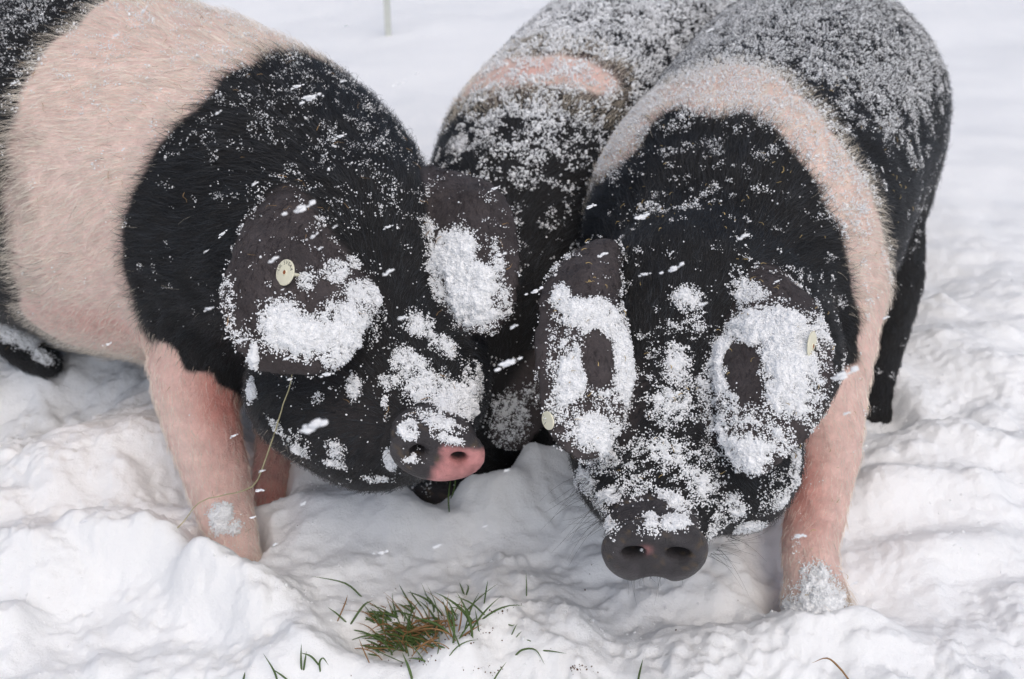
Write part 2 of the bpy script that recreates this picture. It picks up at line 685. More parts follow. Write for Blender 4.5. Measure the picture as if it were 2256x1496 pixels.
def dress_pig(root, s, n_hair, hair_len=0.024, nose_pink=None, redness=None, hair_rad=0.00030, brown=None, roan=0.7, pale=1.0):
    V, N = s.V, s.N
    ear, nose, hoof, leg = k_of(s, 'ear'), k_of(s, 'nose'), k_of(s, 'hoof'), k_of(s, 'leg')
    skin = BLACK_SKIN + (PINK - BLACK_SKIN) * (s.white ** (1 / pale))[:, None]
    red = np.clip(0.15 * fbm(V * 7 + 5, 3) + (0 if redness is None else redness), 0, 1)[:, None]
    skin = skin * (1 - red * s.white[:, None]) + np.array((0.74, 0.30, 0.25)) * red * s.white[:, None]
    e = sstep(0.35, 0.65, ear)[:, None]
    skin = skin * (1 - e) + EAR * e * (1 + 0.35 * fbm(V * 16, 3))[:, None]
    if brown is not None:
        b = brown[:, None]
        skin = skin * (1 - b) + EAR * 0.55 * b
    nn = sstep(0.4, 0.6, nose)[:, None]
    skin = skin * (1 - nn) + NOSE * nn * (1 + 0.35 * fbm(V * 60, 3))[:, None]
    grime = sstep(0.35, 0.7, fbm(V * 95 + 40, 3))[:, None] * nn * 0.55
    skin = skin * (1 - grime) + np.array((0.17, 0.12, 0.065)) * grime
    if nose_pink is not None:
        q = (nose_pink * nn[:, 0])[:, None]
        skin = skin * (1 - q) + NOSE_PINK * q * (1 + 0.30 * fbm(V * 70, 3))[:, None]
    h = sstep(0.4, 0.7, hoof)[:, None]
    skin = skin * (1 - h) + np.array((0.45, 0.33, 0.22)) * h
    add_attr(s.mesh, 'skin', np.hstack([np.clip(skin, 0, 1), np.ones((len(V), 1))]), 'FLOAT_COLOR')
    add_attr(s.mesh, 'wet', np.clip(nose * 1.2, 0, 1))
    body = link('body', s.mesh, root, MAT_SKIN)
    # bristles
    bare = np.clip(1 - nose * 1.6, 0, 1) * (1 - 0.66 * ear)
    tri, B, _ = sample(s, n_hair, bare)
    p, n, f = interp(V, tri, B), unit(interp(N, tri, B)), interp(s.flow, tri, B)
    e, lg, wraw = interp(ear, tri, B), interp(leg, tri, B), interp(s.wraw, tri, B)
    bz = np.cross(n, f)
    ang = 0.50 * noise3(p * 6) + 0.22 * noise3(p * 22 + 9) + 0.28 * noise3(p * 90 + 3) + 0.10 * rng.normal(size=len(p))
    t = unit(f * np.cos(ang)[:, None] + bz * np.sin(ang)[:, None])
    t = unit(t - n * (t * n).sum(1)[:, None])
    is_w = (wraw + 0.26 * rng.normal(size=len(p)) + 0.15 * noise3(p * 120)) > 0
    is_w &= e < 0.5
    rd = np.clip(interp(red[:, 0], tri, B), 0, 1)
    thin = sstep(0.35, 0.9, wraw) * np.clip(np.where(lg > 0.5, 0.40, 0.34) + 0.35 * rd, 0, 0.85)
    keep = rng.random(len(p)) > thin
    p, n, f, e, lg, wraw, bz, t, is_w, tri, B, rd = (q[keep] for q in (p, n, f, e, lg, wraw, bz, t, is_w, tri, B, rd))
    L = hair_len * rng.uniform(0.6, 1.3, len(p))
    L = L * np.where(e > 0.5, 0.5, 1.0) * np.where(lg > 0.5, 0.55, 1.0) * (1 - 0.45 * interp(k_of(s, 'head'), tri, B))
    lift = np.clip(rng.normal(0.24, 0.14, len(p)), 0.04, 0.9)
    m = 4
    q = np.empty((len(p), m, 3))
    sway = 0.22 * rng.normal(size=len(p))
    for i in range(m):
        u = i / (m - 1)
        q[:, i] = p - n * 0.0006 + (t * (u * L)[:, None]) + n * (np.sin(u * 1.5) * lift * L * (1 - 0.35 * u))[:, None] \
            + bz * (sway * u * u * L)[:, None]
    lock = np.clip(0.42 + 1.1 * noise3(p * 60) + 0.5 * noise3(p * 170), 0, 1)[:, None]
    dark = np.array((0.006, 0.0065, 0.0075)) * (1 - lock) + np.array((0.027, 0.031, 0.037)) * lock  # black bristles: paler bluish locks paint a sheen into the tint
    c = np.where(is_w[:, None], (BLOND * (1 - 0.5 * rd[:, None]) + np.array((0.86, 0.52, 0.44)) * 0.5 * rd[:, None]) * (0.84 + 0.20 * lock) * rng.uniform(0.80, 1.12, (len(p), 1)), dark * rng.uniform(0.5, 1.5, (len(p), 1)))
    ro = (sstep(0.75, 0.15, wraw) * is_w * roan)[:, None]
    c = c * (1 - ro) + c * np.array((0.66, 0.63, 0.56)) * ro
    eh = e > 0.5
    c[eh] = np.array((0.022, 0.015, 0.014)) * rng.uniform(0.5, 1.8, (eh.sum(), 1))
    stray = is_w & (rng.random(len(p)) < 0.004)
    c[stray] = np.array((0.16, 0.07, 0.03))
    rad = np.where(is_w, hair_rad * 0.85, hair_rad) * rng.uniform(0.6, 1.3, len(p))
    hair_object('bristles', q, MAT_HAIR, np.clip(c, 0, 1), rad, root)
    return body


def patch_mask(s, patches):
    """snow patches given by marks on the body: (px, py, rx, ry, angle, strength, kind)"""
    M = np.zeros(len(s.V))
    for px, py, rx, ry, ang, st, kind in patches:
        c = hit(s, px, py)
        if c is None:
            print('patch missed', px, py)
            continue
        dep = float((c - EYE) @ FWD)
        a = math.radians(ang)
        A = (math.cos(a) * RGT - math.sin(a) * UPV)
        Bv = (math.sin(a) * RGT + math.cos(a) * UPV)
        d = s.V - c
        u = (d @ A) / (rx * dep / FPX)
        v = (d @ Bv) / (ry * dep / FPX)
        w = (d @ FWD)
        q = u * u + v * v + (w / 0.05) ** 2 * 0.6
        m = np.exp(-q ** 2 * 0.7) * st
        if kind:
            m = m * np.clip(k_of(s, kind) * 2, 0, 1)
        cn = s.N[np.argmin(((s.V - c) ** 2).sum(1))]
        m = m * sstep(-0.1, 0.3, s.N @ cn)
        M = np.maximum(M, m)
    return M


def crust_field(p, c):
    return c + 0.28 * fbm(p * 34, 2) + 0.34 * noise3(p * 115) + 0.22 * noise3(p * 300) - 0.04


def crust_sheet(root, s, crust, n=5):
    """packed snow: the body surface under each patch, split fine and raised into an uneven crust"""
    cq = crust[s.Q].max(1)
    Q = s.Q[cq > 0.35]
    if not len(Q):
        return
    g = np.linspace(0, 1, n + 1)
    U, W = np.meshgrid(g, g, indexing='ij')
    u, w = U.ravel(), W.ravel()
    B = np.stack([(1 - u) * (1 - w), u * (1 - w), u * w, (1 - u) * w], 1)
    P = np.einsum('kc,qcd->qkd', B, s.V[Q]).reshape(-1, 3)
    N = unit(np.einsum('kc,qcd->qkd', B, s.N[Q]).reshape(-1, 3))
    C = np.einsum('kc,qc->qk', B, crust[Q]).ravel()
    key = np.round(P / 2e-5).astype(np.int64)
    _, first, inv = np.unique(key, axis=0, return_index=True, return_inverse=True)
    inv = inv.ravel()
    P, N, C = P[first], N[first], C[first]
    e = crust_field(P, C)
    th = -0.003 + 0.0055 * sstep(0.50, 0.72, e) + 0.013 * np.clip(e - 0.65, 0, 0.7) + 0.0006 * noise3(P * 420) + 0.0020 * noise3(P * 130)
    i, j = np.meshgrid(np.arange(n), np.arange(n), indexing='ij')
    a = (i * (n + 1) + j).ravel()
    F = np.stack([a, a + n + 1, a + n + 2, a + 1], 1)
    F = (F[None] + (np.arange(len(Q)) * (n + 1) ** 2)[:, None, None]).reshape(-1, 4)
    F = inv[F]
    F = F[e[F].max(1) > 0.45]
    used, F = np.unique(F, return_inverse=True)
    F = F.reshape(-1, 4)
    me = mesh_np('snow_crust', (P + N * th[:, None])[used], F)
    o = link('snow_crust', me, root, MAT_SNOW)
    o['kind'] = 'stuff'
    return o


def snow_on(root, s, dust, crust, n_dust, n_crust, name='snow_dusting', gmin=0.0004, gmax=0.0012, lo=0.70, hi=-0.25):
    P, R = [], []
    crust_sheet(root, s, crust)
    # loose dusting: clusters of grains caught in the bristles
    coarse = 0.55 * noise3(s.V * 24 + 3) + 0.75 * noise3(s.V * 75)
    thr = lo + (hi - lo) * np.clip(dust, 0, 1)
    dens = sstep(-0.22, 0.25, coarse - thr) * (dust > 0.01)
    tri, B, _ = sample(s, n_dust, dens + 0.010 * dust)
    p, n, f = interp(s.V, tri, B), unit(interp(s.N, tri, B)), interp(s.flow, tri, B)
    fine = noise3(p * 210) + 0.5 * noise3(p * 420)
    keep = fine > 0.10 * rng.normal(size=len(p)) - 0.02
    p, n, f = p[keep], n[keep], f[keep]
    p = p + f * rng.normal(0, 0.0012, len(p))[:, None]
    r = gmin + (gmax - gmin) * rng.random(len(p)) ** 3
    r = r * np.where(rng.random(len(p)) < 0.03, 2.0, 1.0)
    P.append(p + n * rng.uniform(0.001, 0.0060, len(p))[:, None])
    R.append(r)
    if n_crust:
        tri, B, _ = sample(s, n_crust, np.clip(crust, 0, 1) ** 0.6)
        p, n = interp(s.V, tri, B), unit(interp(s.N, tri, B))
        e = crust_field(p, interp(crust, tri, B))
        keep = (e + 0.17 * rng.normal(size=len(p)) > 0.44) & (rng.random(len(p)) > 0.75 * sstep(0.62, 0.85, e))
        p, n, e = p[keep], n[keep], e[keep]
        th = -0.003 + 0.0055 * sstep(0.50, 0.72, e) + 0.013 * np.clip(e - 0.65, 0, 0.7)
        th = np.maximum(th, 0.0012) + rng.uniform(0, 0.0014, len(p))
        P.append(p + n * th[:, None])
        R.append(0.0004 + 0.0008 * rng.random(len(p)) ** 2)
    P, R = np.vstack(P), np.concatenate(R)
    print(name, len(P))
    return instanced_grains(name, P, R, root)


def bits_on(root, s, n, name, tint, length, rad, where=None, lift=0.006):
    """short straws and stray hairs lying in the coat"""
    tri, B, _ = sample(s, n, where)
    p, nn = interp(s.V, tri, B), unit(interp(s.N, tri, B))
    d = rng.normal(size=(n, 3))
    d = unit(d - nn * (d * nn).sum(1)[:, None])
    b = np.cross(nn, d)
    L = length * rng.uniform(0.5, 1.4, n)
    q = np.stack([p + nn * lift * k + d * (L * u)[:, None] + b * (L * w * rng.normal(0, 0.3, n))[:, None]
                  for u, w, k in ((-.5, 0, .9), (-.15, .3, 1.2), (.2, .3, 1.2), (.5, 0, 1.0))], 1)
    t = np.array(tint) * rng.uniform(0.6, 1.3, (n, 1))
    return hair_object(name, q, MAT_HAIR, t, np.full(n, rad) * rng.uniform(0.6, 1.4, n), root)


# ------------------------------------------------------------------ snow ground
def spaced(lo, hi, step, far_lo, far_hi, growth=1.035):
    mid = list(np.arange(lo, hi, step))
    a, st, x = [], step, lo
    while x > far_lo:
        st *= growth
        x -= st
        a.append(x)
    b, st, x = [], step, mid[-1]
    while x < far_hi:
        st *= growth
        x += st
        b.append(x)
    return np.array(a[::-1] + mid + b)


def gauss(X, Y, cx, cy, r, rb=None, ang=0.0):
    rb = rb or r
    dx, dy = X - cx, Y - cy
    c, sn = math.cos(ang), math.sin(ang)
    u, v = (dx * c + dy * sn) / r, (-dx * sn + dy * c) / rb
    return np.exp(-(u * u + v * v))


BUMPS = []


def bump_px(px, py, h, r, rb=None, ang=0.0):
    g = ground(px, py)
    BUMPS.append((g[0], g[1], h, r, rb, ang))


# ridge in front of the left pig's foot, foot hollows, trodden mounds
for b in [(120, 1260, .06, .18, .07, 0.1), (330, 1240, .055, .12, .05, -0.2), (500, 1330, .085, .09, .045, -0.5), (640, 1370, .03, .10, .06, -0.4),
          (150, 1040, .06, .16, .09, 0), (330, 1000, .03, .08, .06, 0), (60, 900, -.06, .2, .1, 0),
          (520, 1215, -.05, .055, .06, 0), (590, 1090, -.045, .05, .05, 0), (430, 1080, -.03, .08, .06, 0),
          (1800, 1350, -.03, .065, .07, 0), (1850, 1400, .05, .055, .03, 0.3), (1740, 1420, .03, .05, .03, 0), (1740, 1290, -.03, .06, .1, 0),
          (1980, 1100, .05, .14, .06, 0.2), (2150, 1000, .05, .14, .07, -0.2), (2060, 1230, .05, .14, .05, 0.2),
          (1990, 1010, .03, .08, .05, 0), (1930, 900, -.06, .07, .10, 0), (2180, 820, .05, .12, .08, 0), (2060, 760, .03, .1, .06, 0),
          (930, 1185, .045, .12, .035, 0), (1100, 1140, .045, .07, .035, 0), (1210, 1085, .055, .06, .04, 0.4), (860, 1150, .03, .04, .03, 0), (1030, 1120, .025, .03, .03, 0), (1150, 1090, .025, .03, .025, 0), (1300, 1150, .03, .12, .06, 0), (1000, 1060, -.03, .10, .06, 0),
          (1120, 980, -.03, .1, .06, 0), (1150, 1120, .025, .12, .05, 0.3), (740, 1150, .035, .10, .05, 0),
          (900, 1430, -.03, .07, .05, 0), (1000, 1500, .045, .05, .035, 0), (1100, 1400, .04, .05, .04, 0),
          (760, 1480, .035, .09, .05, 0), (560, 1480, .03, .08, .05, 0), (1440, 1330, -.02, .14, .08, 0),
          (620, 1400, .02, .08, .06, 0), (1850, 1440, .035, .14, .04, 0.1), (1400, 1490, .01, .2, .05, 0)]:
    bump_px(*b)


CLODS = []
for i in range(420):
    cx, cy = rnd.uniform(-1.0, 1.2), 0.9 + 1.9 * rnd.random() ** 1.2
    r = rnd.uniform(0.012, 0.055)
    CLODS.append((cx, cy, r * rnd.uniform(0.12, 0.42), r))


def snow_height(X, Y):
    P = np.stack([X, Y, np.zeros_like(X)], 1)
    warp = np.stack([noise3(P * 7 + 3), noise3(P * 7 + 11), np.zeros_like(X)], 1) * 0.022
    Pw = P + warp
    far = sstep(2.3, 4.2, Y)
    near = 1 - far
    h = 0.03 * fbm(P * 1.1, 3)
    trod = sstep(-0.25, 0.25, noise3(P * 1.7 + 31) + 0.25)
    trod = (trod * 0.75 + 0.25) * (1 - 0.45 * sstep(1.7, 2.2, Y))
    def puff(f, o=0.0):
        a = noise3(Pw * f + o)
        return np.sqrt(a * a + 0.03) - 0.28
    h += near * (0.022 * noise3(Pw * 4.5) + trod * 0.034 * puff(7, 5))
    for fq, am, of in ((5.0, .009, 70), (10, .005, 80)):
        a = noise3(Pw * fq + of) + 0.16 * noise3(P * 62 + of) + 0.10 * noise3(P * 140 + of)
        h += near * trod * am * sstep(-0.12, 0.10, a)
    h += near * trod * (0.020 * puff(14, 1) + 0.0075 * puff(34, 2) + 0.005 * sstep(0.0, 0.5, noise3(P * 9 + 40)) * noise3(Pw * 80) + 0.003 * sstep(-0.1, 0.5, noise3(P * 11 + 60)) * noise3(Pw * 185))
    h += near * (0.0030 * fbm(Pw * 26 + 8, 2) + 0.0026 * fbm(Pw * 60 + 8, 2) + 0.0012 * noise3(P * 130) + 0.0008 * noise3(P * 210))
    h += far * (0.006 * fbm(P * np.array((4, 7, 1)), 3))
    for cx, cy, hh, r in CLODS:
        m = (np.abs(X - cx) < 2.2 * r) & (np.abs(Y - cy) < 2.2 * r)
        if m.any():
            g = gauss(X[m] + warp[m, 0] * 0.8, Y[m] + warp[m, 1] * 0.8, cx, cy, r)
            h[m] += hh * sstep(0.10, 0.85, g)
    for cx, cy, hh, r, rb, a in BUMPS:
        g = gauss(X + warp[:, 0] * 0.8, Y + warp[:, 1] * 0.8, cx, cy, r, rb, a)
        h += hh * (sstep(0.12, 0.75, g) if hh < 0 else g)
    return h


def make_ground():
    global GX, GY, GZ
    xs = spaced(-0.95, 0.95, 0.005, -160, 160, 1.03)
    ys = spaced(0.85, 2.3, 0.005, -20, 320, 1.022)
    X, Y = np.meshgrid(xs, ys, indexing='ij')
    x, y = X.ravel(), Y.ravel()
    z = snow_height(x, y)
    nx, ny = len(xs), len(ys)
    GX, GY, GZ = xs, ys, z.reshape(nx, ny)
    i, j = np.meshgrid(np.arange(nx - 1), np.arange(ny - 1), indexing='ij')
    a = (i * ny + j).ravel()
    Q = np.stack([a, a + ny, a + ny + 1, a + 1], 1)
    me = mesh_np('snow_ground', np.stack([x, y, z], 1), Q)
    dirt = np.zeros(len(x))
    P = np.stack([x, y, z], 1)
    for px, py, r, st in ((900, 1420, .07, .25), (1000, 1400, .08, .15), (1180, 1330, .10, .10), (820, 1400, .05, .2),
                          (1300, 1475, .10, .12), (560, 1470, .03, .25), (640, 1230, .1, .05)):
        g = ground(px, py)
        dirt += st * gauss(x, y, g[0], g[1], r) * np.clip(0.5 + fbm(P * 40, 3), 0, 1)
    add_attr(me, 'dirt', np.clip(dirt, 0, 1))
    o = link('snow_ground', me, None, MAT_SNOW)
    tag(o, 'trodden lumpy white snow covering the field', None, None, 'structure')
    return o


GROUND = make_ground()


def gz(x, y):
    i = int(np.clip(np.searchsorted(GX, x) - 1, 0, len(GX) - 2))
    j = int(np.clip(np.searchsorted(GY, y) - 1, 0, len(GY) - 2))
    u, v = (x - GX[i]) / (GX[i + 1] - GX[i]), (y - GY[j]) / (GY[j + 1] - GY[j])
    return float((GZ[i, j] * (1 - u) + GZ[i + 1, j] * u) * (1 - v) + (GZ[i, j + 1] * (1 - u) + GZ[i + 1, j + 1] * u) * v)


# ------------------------------------------------------------------ pigs
def px_nodes(lst):
    """(px, py, depth, half width in metres, half height)"""
    return [(at(a, b, d), r1, r2) for a, b, d, r1, r2 in lst]


def snout_wrinkles(V, c, nd):
    l = (V - c) @ nd
    r = np.linalg.norm((V - c) - l[:, None] * nd, axis=1)
    ph = l * 2 * math.pi / 0.017 + 2.2 * noise3(V * 30) + r * 30
    return 0.0019 * np.sin(ph) * np.exp(-((l + 0.050) / 0.026) ** 2) * (r < 0.13)


def snout_frame(normal, side=RGT):
    n = unit(normal)
    sd = unit(np.asarray(side) - n * (np.asarray(side) @ n))
    up = np.cross(n, sd)
    return np.array([sd, up, n])


def pig_right():
    root = bpy.data.objects.new('pig', None)
    COL.objects.link(root)
    tag(root, 'saddleback pig on the right, grey snout down, both ears caked with snow over its eyes', 'pig', 'saddleback pigs in the snow')
    pr = []
    trunk = smooth_nodes(px_nodes([(1560, 640, 1.80, .175, .165), (1620, 510, 1.96, .262, .25), (1700, 380, 2.18, .275, .27),
                                   (1775, 260, 2.45, .290, .275), (1810, 200, 2.66, .24, .23)]), 3)
    pr.append(Tube(trunk, 'torso', 0.08, down=0.45))
    # head, from the snout up to the poll
    pr.append(Tube(smooth_nodes(px_nodes([(1443, 1172, 1.450, .063, .050), (1455, 1080, 1.50, .078, .066), (1470, 960, 1.56, .098, .085),
                                          (1490, 800, 1.62, .118, .105), (1520, 660, 1.68, .135, .13)]), 3), 'head', 0.05, down=0.0))
    pr.append(Ball(at(1610, 1010, 1.56), (.095, .10, .105), 'head', 0.07, hairdir=(0.2, 0.6, -0.7)))
    pr.append(Ball(at(1380, 985, 1.56), (.072, .09, .10), 'head', 0.07, hairdir=(-0.2, 0.6, -0.7)))
    pr.append(Ball(at(1700, 800, 1.68), (.10, .10, .12), 'head', 0.08, hairdir=(0.2, 0.6, -0.7)))
    nd = unit((-0.03, -0.97, -0.05))
    F = snout_frame(nd)
    c = at(1443, 1210, 1.385)
    pr.append(Ball(c - nd * 0.002, (.0615, .042, .016), 'nose', 0.008, F))
    pr.append(Ball(c - nd * 0.002 + F[0] * .025 + F[1] * -.008, (.035, .042, .015), 'nose', 0.02, F))
    pr.append(Ball(c - nd * 0.002 - F[0] * .025 + F[1] * -.008, (.035, .042, .015), 'nose', 0.02, F))
    pr.append(Ball(c - nd * 0.040, (.056, .036, .040), 'nose', 0.010, F))
    pr.append(Ball(c + nd * 0.0215, (.051, .033, .0125), 'nose', 0.008, F, carve=True))
    s_ = 1 if F[1][2] > 0 else -1
    for sx in (-1, 1):
        pr.append(Ball(c + nd * 0.008 + F[0] * sx * .0275 + F[1] * s_ * .002, (.0155, .0090, .032), 'nose', 0.005, F, carve=True))
    pr.append(Ball(c - F[1] * s_ * .049, (.016, .011, .03), 'nose', 0.012, F, carve=True))
    # ears
    earL = [(1330, 560, 1.60, .030, .022), (1290, 620, 1.52, .052, .014), (1294, 730, 1.465, .065, .010), (1298, 850, 1.425, .062, .009),
            (1292, 940, 1.410, .050, .008), (1305, 1000, 1.405, .022, .007)]
    earR = [(1650, 600, 1.62, .034, .022), (1700, 650, 1.54, .052, .014), (1703, 750, 1.470, .075, .010), (1695, 860, 1.425, .071, .009),
            (1672, 950, 1.41, .053, .008), (1652, 1030, 1.405, .022, .007)]
    pr.append(Tube(smooth_nodes(px_nodes(earL), 3), 'ear', 0.012, side=unit(RGT + 0.35 * FWD), down=0.0, curl=0.30))
    pr.append(Tube(smooth_nodes(px_nodes(earR), 3), 'ear', 0.012, side=unit(RGT - 0.35 * FWD), down=0.0, curl=0.30))
    # legs
    pr.append(Tube(smooth_nodes(px_nodes([(1790, 700, 1.90, .11, .12), (1828, 880, 1.82, .058, .075), (1818, 1010, 1.77, .052, .062), (1797, 1130, 1.73, .045, .048),
                                          (1785, 1220, 1.70, .039, .042), (1792, 1310, 1.675, .046, .052)]), 3), 'leg', 0.06, down=0.2))
    pr.append(Tube(px_nodes([(1798, 1330, 1.67, .048, .055), (1806, 1385, 1.65, .050, .060)]), 'hoof', 0.01, down=0))
    pr.append(Tube(smooth_nodes(px_nodes([(1500, 740, 1.95, .10, .12), (1470, 960, 1.92, .055, .06), (1460, 1120, 1.90, .046, .046), (1455, 1200, 1.86, .046, .046)]), 3), 'leg', 0.06, down=0.2))
    pr.append(Tube(smooth_nodes(px_nodes([(1905, 420, 2.45, .11, .16), (1945, 620, 2.36, .075, .10), (1935, 780, 2.32, .045, .055), (1930, 900, 2.28, .042, .046), (1930, 975, 2.26, .044, .050)]), 3), 'leg', 0.07, down=0.2))
    pr.append(Tube(smooth_nodes(px_nodes([(1690, 420, 2.55, .11, .16), (1660, 600, 2.50, .07, .10), (1650, 760, 2.45, .045, .05), (1650, 880, 2.40, .04, .04)]), 3), 'leg', 0.07, down=0.2))
    s = make_body('pig', pr, 0.005)
    V, N = s.V, s.N
    head, ear, nose = k_of(s, 'head'), k_of(s, 'ear'), k_of(s, 'nose')
    disp = 0.004 * fbm(V * 8, 3) * (1 - nose) + 0.0030 * fbm(V * 26, 2) * (ear + 0.4 * head) + 0.0022 * fbm(V * 38, 2) * k_of(s, 'leg') + 0.0009 * noise3(V * 90) * ear
    finish_surface(s, disp + snout_wrinkles(V, c, nd))
    W, K = 1.0, -1.0
    seeds = [(1500, 330, K), (1400, 400, K), (1320, 480, K), (1600, 380, K), (1700, 450, K), (1790, 540, K), (1850, 640, K), (1860, 740, K), (1850, 840, K), (1500, 280, K),
             (1600, 600, K), (1450, 1000, K), (1650, 1100, K), (1300, 700, K), (1700, 700, K), (1640, 310, K), (1725, 390, K), (1380, 310, W), (1830, 880, K), (1800, 950, W * .6),
             (1450, 235, W), (1550, 200, W), (1650, 180, W), (1700, 230, W), (1750, 260, W), (1800, 340, W), (1860, 430, W), (1900, 530, W), (1920, 640, W), (1910, 740, W), (1885, 860, W),
             (1310, 370, W), (1290, 400, W), (1560, 230, W), (1890, 600, W),
             (1800, 1000, W), (1800, 1100, W), (1790, 1200, W), (1800, 1300, W), (1850, 960, W),
             (1500, 120, K), (1600, 60, K), (1700, 60, K), (1750, 130, K), (1830, 200, K), (1900, 300, K), (1960, 420, K), (1990, 540, K), (1985, 640, K), (1970, 740, K),
             (1950, 850, K), (1950, 200, K), (2040, 300, K), (1900, 100, K), (1800, 20, K), (2040, 450, K), (1540, 100, K), (1650, 100, K)]
    colour_pig(s, seeds)
    # pink fleck between the nostrils
    pc = at(1424, 1217, 1.37)
    npink = np.exp(-(((V - pc) / 0.008) ** 2).sum(1) ** 1.5)
    lc = at(1760, 1060, 1.70)
    red = 0.75 * np.exp(-(((V - lc) / np.array((.045, .09, .12))) ** 2).sum(1)) + 0.20 * k_of(s, 'leg')
    dress_pig(root, s, 230000, 0.027, nose_pink=npink, redness=red)
    up = np.clip(s.N[:, 2], 0, 1)
    leg = k_of(s, 'leg')
    y = s.V[:, 1]
    dust = (0.10 + 0.9 * sstep(0.15, 0.9, up)) * (1 - 0.85 * leg) * (0.35 + 1.3 * sstep(1.7, 2.1, y))
    dust = dust * (1 - 0.85 * k_of(s, 'nose')) * np.where(s.V[:, 2] > 0.06, 1, 0.1)
    dust = dust + 0.65 * sstep(-0.3, 0.3, s.wraw) * sstep(0.0, 0.5, up) * (1 - leg)
    # clear forehead
    fc = hit(s, 1480, 560)
    dust *= 1 - 0.9 * np.exp(-(((s.V - fc) / np.array((.075, .10, .10))) ** 2).sum(1))
    crust = patch_mask(s, [
        (1310, 700, 85, 45, 10, 1.0, 'ear'), (1235, 660, 22, 35, 0, 0.8, 'ear'), (1375, 800, 30, 110, 0, .9, 'ear'), (1260, 830, 40, 70, 20, .95, 'ear'),
        (1240, 900, 36, 50, 0, .52, 'ear'), (1300, 950, 55, 45, 0, .95, 'ear'), (1330, 900, 36, 50, 0, .45, 'ear'),
        (1640, 640, 50, 30, 30, .7, 'ear'), (1690, 720, 100, 50, 0, 1.0, 'ear'), (1600, 800, 35, 90, 0, 1.0, 'ear'), (1740, 800, 60, 100, 0, 1.1, 'ear'),
        (1740, 870, 50, 60, 0, 1.0, 'ear'), (1800, 740, 40, 70, 0, .6, 'ear'), (1650, 1000, 50, 45, 0, .9, 'ear'), (1690, 930, 66, 50, 0, .48, 'ear'), (1600, 930, 30, 60, 0, .55, 'ear'),
        (1515, 660, 32, 30, 0, .8, None), (1535, 715, 28, 35, 0, .55, None), (1480, 720, 35, 18, 0, .4, None),
        (1490, 810, 36, 56, 0, .72, None), (1480, 900, 56, 50, 0, .74, None), (1540, 850, 30, 20, 0, .6, None),
        (1470, 1000, 80, 40, 0, .58, None), (1400, 1050, 45, 45, 0, .5, None), (1530, 1060, 70, 50, 0, .52, None), (1350, 1090, 36, 20, -30, .75, None), (1480, 1100, 50, 16, 30, .68, None),
        (1600, 1120, 60, 40, 0, .45, None), (1330, 1000, 40, 50, 0, .55, None), (1440, 1160, 22, 18, 0, .8, 'nose'), (1490, 1155, 40, 14, -10, .9, None), (1700, 1080, 40, 60, 0, .4, None),
        (1345, 1160, 14, 24, 0, .5, None), (1655, 640, 30, 20, 0, .6, None), (1520, 560, 0.1, 0.1, 0, 0, None),
        (1290, 1060, 25, 30, 0, .6, None), (1330, 1110, 22, 22, 0, .6, None), (1750, 1030, 22, 50, 0, .55, None), (1715, 1100, 30, 30, 0, .6, None), (1650, 1160, 45, 18, 0, .65, None),
        (1215, 800, 14, 90, 0, .5, 'ear'), (1260, 760, 40, 30, 0, .5, 'ear'), (1340, 960, 35, 45, 0, .8, 'ear'), (1560, 880, 25, 90, 0, .55, 'ear'), (1780, 880, 40, 70, 0, .6, 'ear'), (1720, 970, 40, 40, 0, .6, 'ear'), (1610, 990, 30, 40, 0, .7, 'ear'),
        (1570, 1170, 30, 14, 0, .6, None), (1420, 990, 40, 30, 0, .45, None), (1560, 1010, 30, 50, 0, .5, None), (1810, 1320, 55, 50, 10, 1.0, None), (1800, 1270, 35, 30, 30, .8, None), (1770, 1360, 60, 40, 0, .9, None)])
    hole1, hole2 = hit(s, 1315, 790), hit(s, 1632, 812)
    for h, rr in ((hole1, (.020, .05, .034)), (hole2, (.021, .05, .030))):
        if h is not None:
            q = (((s.V - h) / np.array(rr)) ** 2).sum(1)
            crust *= sstep(0.7, 1.3, q)
    snow_on(root, s, dust * (1 - 0.7 * ear) + 0.75 * sstep(0.6, 1.0, ear) * sstep(0.62, 0.35, s.N @ unit((0, -0.75, 0.65))) * sstep(-0.5, 0.1, s.N[:, 1] * -1), crust, 420000, 130000)
    return root, s


